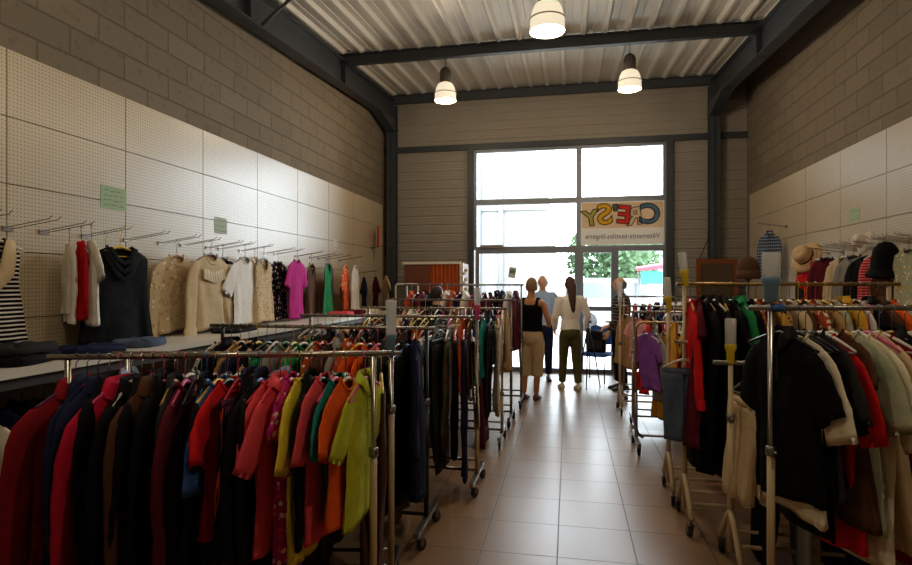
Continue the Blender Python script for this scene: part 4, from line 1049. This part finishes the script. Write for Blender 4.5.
def head_mb(m, c, yaw, s=1.0, pitch=0.0):
    """head with brow, nose, lips, chin and ears, facing -y before the turn"""
    n, k = 28, 18; rot = Matrix.Rotation(yaw, 3, 'Z') @ Matrix.Rotation(pitch, 3, 'X'); rings = []
    for j in range(k + 1):
        b = -PI / 2 + PI * min(max(j / k, .015), .985); z = math.sin(b); ring = []
        for i in range(n):
            a = 2 * PI * i / n; x = math.cos(b) * math.sin(a); y = -math.cos(b) * math.cos(a)
            w = .078 * (1 - .20 * max(0, -z) ** 1.2) * (1 - .05 * max(0, z)); dp = .098 - (.012 * max(0, -z) if y < 0 else -.0)
            px, py, pz = x * w, y * dp, z * (.112 if z < 0 else .108)
            fr = max(0, -y)
            if y < 0:
                py -= .026 * math.exp(-(px / .013) ** 2 - ((pz + .012) / .022) ** 2)          # nose
                py -= .007 * math.exp(-(px / .024) ** 2 - ((pz + .052) / .010) ** 2)          # lips
                py -= .012 * math.exp(-(px / .028) ** 2 - ((pz + .090) / .020) ** 2)          # chin
                py += .010 * math.exp(-((abs(px) - .03) / .016) ** 2 - ((pz - .012) / .012) ** 2)   # eye hollows
            else: py *= 1.0 - .18 * max(0, -z)
            ring.append(Vector(c) + rot @ (Vector((px, py, pz)) * s))
        rings.append(ring)
    m.rings(rings, True, True, True)
    for sd in (-1, 1): m.ball(Vector(c) + rot @ (Vector((sd * .076, .008, -.01)) * s), (.012 * s, .018 * s, .03 * s), 10, 6)
def hand_mb(m, wrist, d, side_v, s=1.0, curl=.5):
    """palm, four unequal bent fingers and a thumb off the palm's side"""
    w = Vector(wrist); d = Vector(d).normalized(); sv = Vector(side_v); sv = (sv - d * sv.dot(d)).normalized(); nv = d.cross(sv)
    rings = []
    for f, hw, ht in ((-.012, .026, .02), (.02, .036, .016), (.06, .042, .014), (.088, .040, .011)):
        rings.append([w + d * f * s + sv * (hw * s * math.cos(2 * PI * i / 12)) + nv * (ht * s * math.sin(2 * PI * i / 12)) for i in range(12)])
    m.rings(rings, True, True, True)
    for k, (off, L) in enumerate(((.03, .072), (.011, .08), (-.009, .075), (-.028, .058))):
        p = w + (d * .078 + sv * off) * s; path = [p]; dd = d.copy()
        for q in range(3):
            dd = (dd * math.cos(curl * .6) + nv * math.sin(curl * .6)).normalized(); p = p + dd * (L / 3 * s); path.append(p)
        m.tube(path, [.0095 * s, .009 * s, .008 * s, .006 * s], 7)
    p = w + (d * .022 + sv * .03) * s
    m.tube([p, p + (d * .022 + sv * .024) * s, p + (d * .052 + sv * .03 + nv * .012) * s, p + (d * .07 + sv * .024 + nv * .02) * s], [.013 * s, .012 * s, .01 * s, .007 * s], 7)

def person(loc, rz, H, label, skin, J, top, bottom, hair, shoe, female=False, head_yaw=0.0, hand_curl=.5, sleeve_to='wrist', leg_to='ankle', bulk=1.0, name='person', curls=None):
    """J: joint overrides in metres, person facing -y; one skinned body, clothes and hair as its children"""
    t = empty(name, loc, rz, label, 'person')
    k = H / 1.72
    sh = .165 if female else .19
    D = dict(pelvis=(0, 0, .93), spine=(0, .0, 1.08), chest=(0, .005, 1.26), neckb=(0, .01, 1.43), neck=(0, .0, 1.50), head=(0, -.015, 1.605),
             shl=(-sh, .01, 1.39), shr=(sh, .01, 1.39), ell=(-sh - .05, .03, 1.10), elr=(sh + .05, .03, 1.10), wrl=(-sh - .05, -.04, .86), wrr=(sh + .05, -.04, .86),
             hpl=(-.085, 0, .88), hpr=(.085, 0, .88), knl=(-.095, -.015, .49), knr=(.095, -.015, .49), anl=(-.10, .02, .085), anr=(.10, .02, .085))
    D.update(J); D = {a: Vector(b) * k for a, b in D.items()}
    B = bulk; wf = 1.0 if not female else .9
    RD = dict(pelvis=(.15 * B, .105 * B), spine=(.125 * B * wf, .09 * B), chest=(.145 * B * wf, .10 * B), neckb=.062, neck=.05, shl=.05, shr=.05, ell=.043, elr=.043, wrl=.028, wrr=.028,
              hpl=.088 * B, hpr=.088 * B, knl=.058, knr=.058, anl=.038, anr=.038)
    if female: RD['pelvis'] = (.155 * B, .112 * B)
    RD = {a: ((b[0] * k, b[1] * k) if isinstance(b, tuple) else b * k) for a, b in RD.items()}
    def sk(names, edges, grow, root):
        idx = {a: i for i, a in enumerate(names)}
        rad = [tuple(x + grow for x in RD[a]) if isinstance(RD[a], tuple) else RD[a] + grow for a in names]
        return skin_mesh('tmp', [D[a] for a in names], [(idx[a], idx[b]) for a, b in edges], rad, idx[root])
    allj = ['pelvis', 'spine', 'chest', 'neckb', 'neck', 'shl', 'shr', 'ell', 'elr', 'wrl', 'wrr', 'hpl', 'hpr', 'knl', 'knr', 'anl', 'anr']
    ed = [('pelvis', 'spine'), ('spine', 'chest'), ('chest', 'neckb'), ('neckb', 'neck'), ('chest', 'shl'), ('chest', 'shr'), ('shl', 'ell'), ('shr', 'elr'), ('ell', 'wrl'), ('elr', 'wrr'), ('pelvis', 'hpl'), ('pelvis', 'hpr'), ('hpl', 'knl'), ('hpr', 'knr'), ('knl', 'anl'), ('knr', 'anr')]
    v, f = sk(allj, ed, 0, 'pelvis')
    m = MB(); m.add(v, f, True)
    m.tube([D['neckb'], D['neck'], D['head'] - Vector((0, -.01, .06)) * k], [.058 * k, .052 * k, .05 * k], 12)
    head_mb(m, D['head'], head_yaw, k)
    for sd, a, b in ((-1, 'ell', 'wrl'), (1, 'elr', 'wrr')):
        d = (D[b] - D[a]).normalized(); side = Vector((0, -1, 0)) if abs(d.z) > .5 else Vector((-sd, 0, .3))
        hand_mb(m, D[b] + d * .01, d, side, k, (curls or {}).get(sd, hand_curl))
    body_o = fuse(m, 'body', skin, t, .0075 * k, 1)
    tc, tg, tn = top; bc, bg, bn = bottom
    W = B * (.90 if female else 1.0)
    def loft(m, prof, n=26):
        m.rings([[Vector((hw * W * math.cos(2 * PI * i / n), yo + hd * B * math.sin(2 * PI * i / n), z)) * k for i in range(n)] for z, hw, hd, yo in prof], True, True, True)
    m = MB(); cy = D['chest'].y / k
    if sleeve_to == 'none':
        loft(m, [(.97, .178, .128, 0), (1.04, .165, .12, 0), (1.12, .16, .115, 0), (1.22, .172, .125, cy), (1.30, .172, .122, cy), (1.345, .150, .106, cy)])
        for sd in (-1, 1): m.tube([Vector((sd * .105 * W, yy + cy, z)) * k for yy, z in ((-.10, 1.32), (-.075, 1.39), (-.02, 1.435), (.03, 1.44), (.075, 1.40), (.10, 1.32))], [.03 * k] * 6, 8, True, .5)
    else:
        loft(m, [(.90, .178, .128, 0), (.96, .176, .125, 0), (1.08, .162, .115, 0), (1.22, .185, .128, cy), (1.32, .195, .125, cy), (1.385, .185, .112, cy), (1.43, .13, .086, cy), (1.455, .068, .062, cy + .005), (1.475, .058, .056, cy + .005)])
        for s in 'lr':
            S, E, Wr = D['sh' + s], D['el' + s], D['wr' + s]; inn = S.lerp(Vector((0, S.y, S.z)), .35) + Vector((0, 0, -.005))
            pth, rr = [inn, S.lerp(inn, .25) + Vector((0, 0, -.005)) * k, S.lerp(E, .18), S.lerp(E, .5)], [.055 * k, .068 * k, .072 * k, .063 * k]
            if sleeve_to == 'half': pth.append(S.lerp(E, .85)); rr.append(.066 * k)
            else: pth += [E, E.lerp(Wr, .5), E.lerp(Wr, .95)]; rr += [.058 * k, .05 * k, .042 * k]
            m.tube(pth, rr, 14)
    fuse(m, tn, tc, t, .013, 5)
    m = MB(); loft(m, [(1.01, .150, .112, 0), (.97, .160, .118, 0), (.90, .182, .130, .004), (.84, .184, .128, .004), (.80, .165, .11, 0), (.775, .10, .07, 0)])
    for s in 'lr':
        Hp, Kn, An = D['hp' + s], D['kn' + s], D['an' + s]
        if leg_to == 'ankle': m.tube([Hp + Vector((0, 0, .03)), Hp.lerp(Kn, .15), Hp.lerp(Kn, .5), Kn, Kn.lerp(An, .5), Kn.lerp(An, .93)], [.07 * B * k, .094 * B * k, .088 * B * k, .07 * k, .062 * k, .056 * k], 16)
        else: m.tube([Hp + Vector((0, 0, .03)), Hp.lerp(Kn, .15), Hp.lerp(Kn, .5), Kn, Kn.lerp(An, .38)], [.07 * B * k, .098 * B * k, .095 * B * k, .082 * k, .078 * k], 16)
    fuse(m, bn, bc, t, .013, 5)
    for s in 'lr':
        a = D['an' + s]; d = Vector((D.get('toe' + s, Vector((0, -1, 0))))); d.z = 0; d.normalize()
        m = MB(); sd = Vector((-d.y, d.x, 0)); rings = []
        for f_, w, h in ((-.075, .022, .05), (-.06, .036, .085), (0, .042, .10), (.06, .045, .075), (.12, .048, .055), (.165, .038, .042), (.185, .015, .03)):
            c = Vector((a.x, a.y, 0)) + d * f_ * k
            rings.append([c + sd * (w * k * math.cos(2 * PI * i / 12)) + Vector((0, 0, max(.002, h * k * (.5 + .5 * math.sin(2 * PI * i / 12))))) for i in range(12)])
        m.rings(rings, True, True, True).build('shoe', shoe, t)
    hc = D['head']; rot = Matrix.Rotation(head_yaw, 3, 'Z')
    if hair:
        style, hm = hair; m = MB(); n = 26
        lo = {'short': -.02, 'long': .0, 'bald': -.045}[style]
        rings = []
        top_lv = 12
        for j in range(top_lv + 1):
            f_ = j / top_lv; ring = []
            for i in range(n):
                a = 2 * PI * i / n; back = -math.cos(a)      # +1 at the back
                b0 = R(-28 if back > -.15 else 32) if style != 'bald' else R(-30)
                if style == 'bald' and back < 0: b0 = R(0)
                b1 = R(88) if style != 'bald' else R(22 if back > 0 else 2)
                b = b0 + (b1 - b0) * f_
                g = 1.10 if style != 'bald' else (1.06 if back > -.25 else .85)
                p = Vector((math.cos(b) * math.sin(a) * .076 * g, -math.cos(b) * math.cos(a) * .098 * g + .004, math.sin(b) * .118 * g))
                ring.append(hc + rot @ (p * k))
            rings.append(ring)
        m.rings(rings, True, style == 'bald', True)
        if style == 'long':
            path = [hc + rot @ (Vector(q) * k) for q in ((0, .055, .06), (0, .09, -.03), (0, .10, -.14), (.005, .115, -.26), (0, .12, -.38), (-.005, .115, -.47))]
            m.tube(path, [.06 * k, .07 * k, .062 * k, .056 * k, .044 * k, .015 * k], 14, True, .55, (0, 1, 0))
        m.build('hair', hm, t)
    em = MB()
    for sd in (-1, 1): em.ball(hc + rot @ (Vector((sd * .03, -.080, .012)) * k), .011 * k, 8, 6)
    em.build('eyes', plain('dark_eye', '#1d1512', .3), t)
    return t, D
hair_m = {n: plain('hair_' + n, h, .6, 0, .2, 80, .4) for n, h in dict(blond='#8f6f4a', brown='#4a2f22', grey='#8b8680', black='#17120f').items()}
leather = plain('dark_leather', '#2a2220', .5); sneaker = plain('pale_sneaker', '#d8cdb8', .7); sandal = plain('brown_sandal', '#5c3626', .6)
# woman in black tank top, seen from behind
person((-.50, 7.88, 0), R(168), 1.66, 'woman with short fair hair in a black tank top and beige cropped trousers', skin_a,
       {'elr': (.27, -.06, 1.14), 'wrr': (.17, -.24, 1.02), 'ell': (-.25, .0, 1.12), 'wrl': (-.19, -.21, 1.05), 'anl': (-.07, .0, .085), 'knl': (-.085, -.02, .49)}, (fab('black'), .012, 'tank_top'), (fab('beige'), .018, 'cropped_trousers'), ('short', hair_m['blond']), sandal, True, R(10), .6, 'none', 'calf', 1.06)
# man in pale blue shirt facing the camera
person((-.42, 9.45, 0), R(8), 1.72, 'grey-haired man in a pale blue shirt and dark jeans facing the women', skin_b,
       {'elr': (.25, -.03, 1.13), 'wrr': (.17, -.25, 1.04), 'wrl': (-.24, -.08, .88)}, (fab('lightblue'), .014, 'shirt'), (fab('navy'), .014, 'jeans'), ('bald', hair_m['grey']), leather, False, R(-10), .6, 'half', 'ankle', 1.0)
# young woman with long hair, leaning a hand on the tripod
person((.02, 8.72, 0), R(195), 1.68, 'young woman with long brown hair in a white blouse and olive trousers', skin_b,
       {'ell': (-.265, .02, 1.14), 'wrl': (-.27, -.12, .98), 'elr': (.23, .0, 1.11), 'wrr': (.2, -.15, .92), 'anl': (-.12, .03, .085), 'anr': (.10, -.1, .085), 'knr': (.09, -.06, .49)}, (plain('bright_white_blouse', '#fbf9f5', .85, 0, .02, 20), .022, 'blouse'), (fab('olive'), .012, 'trousers'), ('long', hair_m['brown']), sneaker, True, R(5), .7, 'wrist', 'ankle', .93)
# man in dark clothes, facing left
person((.76, 8.9, 0), R(-75), 1.68, 'balding man in a dark checked shirt and dark trousers by the far rack', skin_b,
       {'elr': (.24, -.03, 1.11), 'wrr': (.20, -.25, 1.0), 'wrl': (-.23, -.1, .87)}, (fab('charcoal', 'plaid', 'brown'), .02, 'shirt'), (fab('black'), .018, 'trousers'), ('bald', hair_m['grey']), leather, False, R(0), .6, 'wrist', 'ankle', 1.08)
# someone bending behind the racks, only the dark hair shows
person((-1.62, 7.0, 0), R(150), 1.55, 'person with dark hair half hidden behind the racks', skin_b, {}, (fab('charcoal'), .014, 'top'), (fab('black'), .014, 'trousers'), ('short', hair_m['black']), leather, True, 0, .4, 'wrist')
# tripod, chair and bag by the door
tp = empty('tripod', (.29, 8.97, 0), R(20), 'black tripod standing between the long-haired woman and the blue chair', 'tripod')
for k in range(3):
    a = 2 * PI * k / 3
    MB().tube([(.02 * math.cos(a), .02 * math.sin(a), .86), (.12 * math.cos(a), .12 * math.sin(a), .42), (.19 * math.cos(a), .19 * math.sin(a), .01)], [.014, .012, .009], 8).ball((.19 * math.cos(a), .19 * math.sin(a), .012), .014, 8, 5).build('leg', dark_tube, tp)
MB().tube([(0, 0, .6), (0, 0, .98)], .013, 8).build('centre_column', dark_tube, tp)
MB().lathe([(.03, .84), (.035, .86), (.035, .90), (.02, .92)], n=14).build('collar', dark_tube, tp)
MB().box((0, 0, 1.01), (.07, .09, .05)).tube([(0, .04, 1.01), (.04, .2, .94)], .007, 8).build('pan_head', dark_tube, tp)
ch = empty('chair', (.44, 9.55, 0), R(-25), 'blue padded chair with black metal legs beside the tripod', 'chair')
bl = plain('blue_fabric', '#2456a6', .8, 0, .1, 60)
m = MB(); m.rings([[Vector((.22 * e * math.copysign(abs(math.cos(2 * PI * i / 24)) ** .45, math.cos(2 * PI * i / 24)), .21 * e * math.copysign(abs(math.sin(2 * PI * i / 24)) ** .45, math.sin(2 * PI * i / 24)), z)) for i in range(24)] for e, z in ((.92, .42), (1, .43), (1, .46), (.93, .48), (.5, .485))], True, True, True); m.build('seat', bl, ch)
m = MB(); m.rings([[Vector((.21 * e * math.copysign(abs(math.cos(2 * PI * i / 24)) ** .45, math.cos(2 * PI * i / 24)), yy, .73 + .15 * e * math.copysign(abs(math.sin(2 * PI * i / 24)) ** .45, math.sin(2 * PI * i / 24)))) for i in range(24)] for e, yy in ((.9, .20), (1, .21), (1, .235), (.9, .245))], True, True, True); m.build('backrest', bl, ch)
for sx in (-1, 1):
    MB().tube([(sx * .2, -.19, .44), (sx * .22, -.22, .01)], .011, 8).build('leg', dark_tube, ch)
    MB().tube([(sx * .2, .19, .44), (sx * .22, .24, .01)], .011, 8).build('leg', dark_tube, ch)
    MB().tube([(sx * .17, .17, .44), (sx * .17, .255, .6), (sx * .17, .25, .82)], .010, 8).build('back_support', dark_tube, ch)
bg = empty('black_bag', (.43, 9.5, .486), R(-10), 'black bag sitting on the blue chair', 'bag')
m = MB(); m.rings([[Vector((.16 * e * math.copysign(abs(math.cos(2 * PI * i / 24)) ** .6, math.cos(2 * PI * i / 24)), .09 * e * math.copysign(abs(math.sin(2 * PI * i / 24)) ** .6, math.sin(2 * PI * i / 24)), z)) for i in range(24)] for e, z in ((.9, 0), (1, .03), (1, .16), (.9, .27), (.6, .33), (.2, .345))], True, True, True); m.build('bag_body', fab('black'), bg)
MB().tube([(-.08, 0, .3), (-.07, 0, .40), (0, 0, .43), (.07, 0, .40), (.08, 0, .3)], .010, 8).build('handle', leather, bg)
MB().box((0, -.095, .12), (.2, .02, .14)).build('front_pocket', fab('charcoal'), bg)

# ------------------------------------------------------------------ light, sky, camera
w = bpy.data.worlds.new('sky'); scene.world = w; w.use_nodes = True
nt = w.node_tree; bgn = nt.nodes['Background']
bgn.inputs[0].default_value = (.84, .92, 1.0, 1); bgn.inputs[1].default_value = 17.5
pl = bpy.data.lights.new('window_portal', 'AREA'); pl.shape = 'RECTANGLE'; pl.size = WX1 - WX0; pl.size_y = WZ; pl.cycles.is_portal = True
po = bpy.data.objects.new('window_portal', pl); COL.objects.link(po); po.location = ((WX0 + WX1) / 2, YB + .12, WZ / 2); po.rotation_euler = (R(-90), 0, 0)

cam = bpy.data.cameras.new('camera'); co = bpy.data.objects.new('camera', cam); COL.objects.link(co)
co.location = (0, 0, 1.6); co.rotation_euler = (R(90), 0, R(11.1)); cam.sensor_width = 36; cam.lens = 575 / 912 * 36; cam.clip_start = .05
scene.camera = co
vs = scene.view_settings; vs.view_transform = 'Standard'; vs.look = 'None'; vs.exposure = 0.0; vs.gamma = 1.0; vs.use_curve_mapping = False
scene.cycles.use_denoising = True; scene.cycles.sample_clamp_indirect = 3.0; scene.cycles.caustics_reflective = False; scene.cycles.caustics_refractive = False; scene.cycles.max_bounces = 10; scene.cycles.diffuse_bounces = 6; scene.cycles.transparent_max_bounces = 16
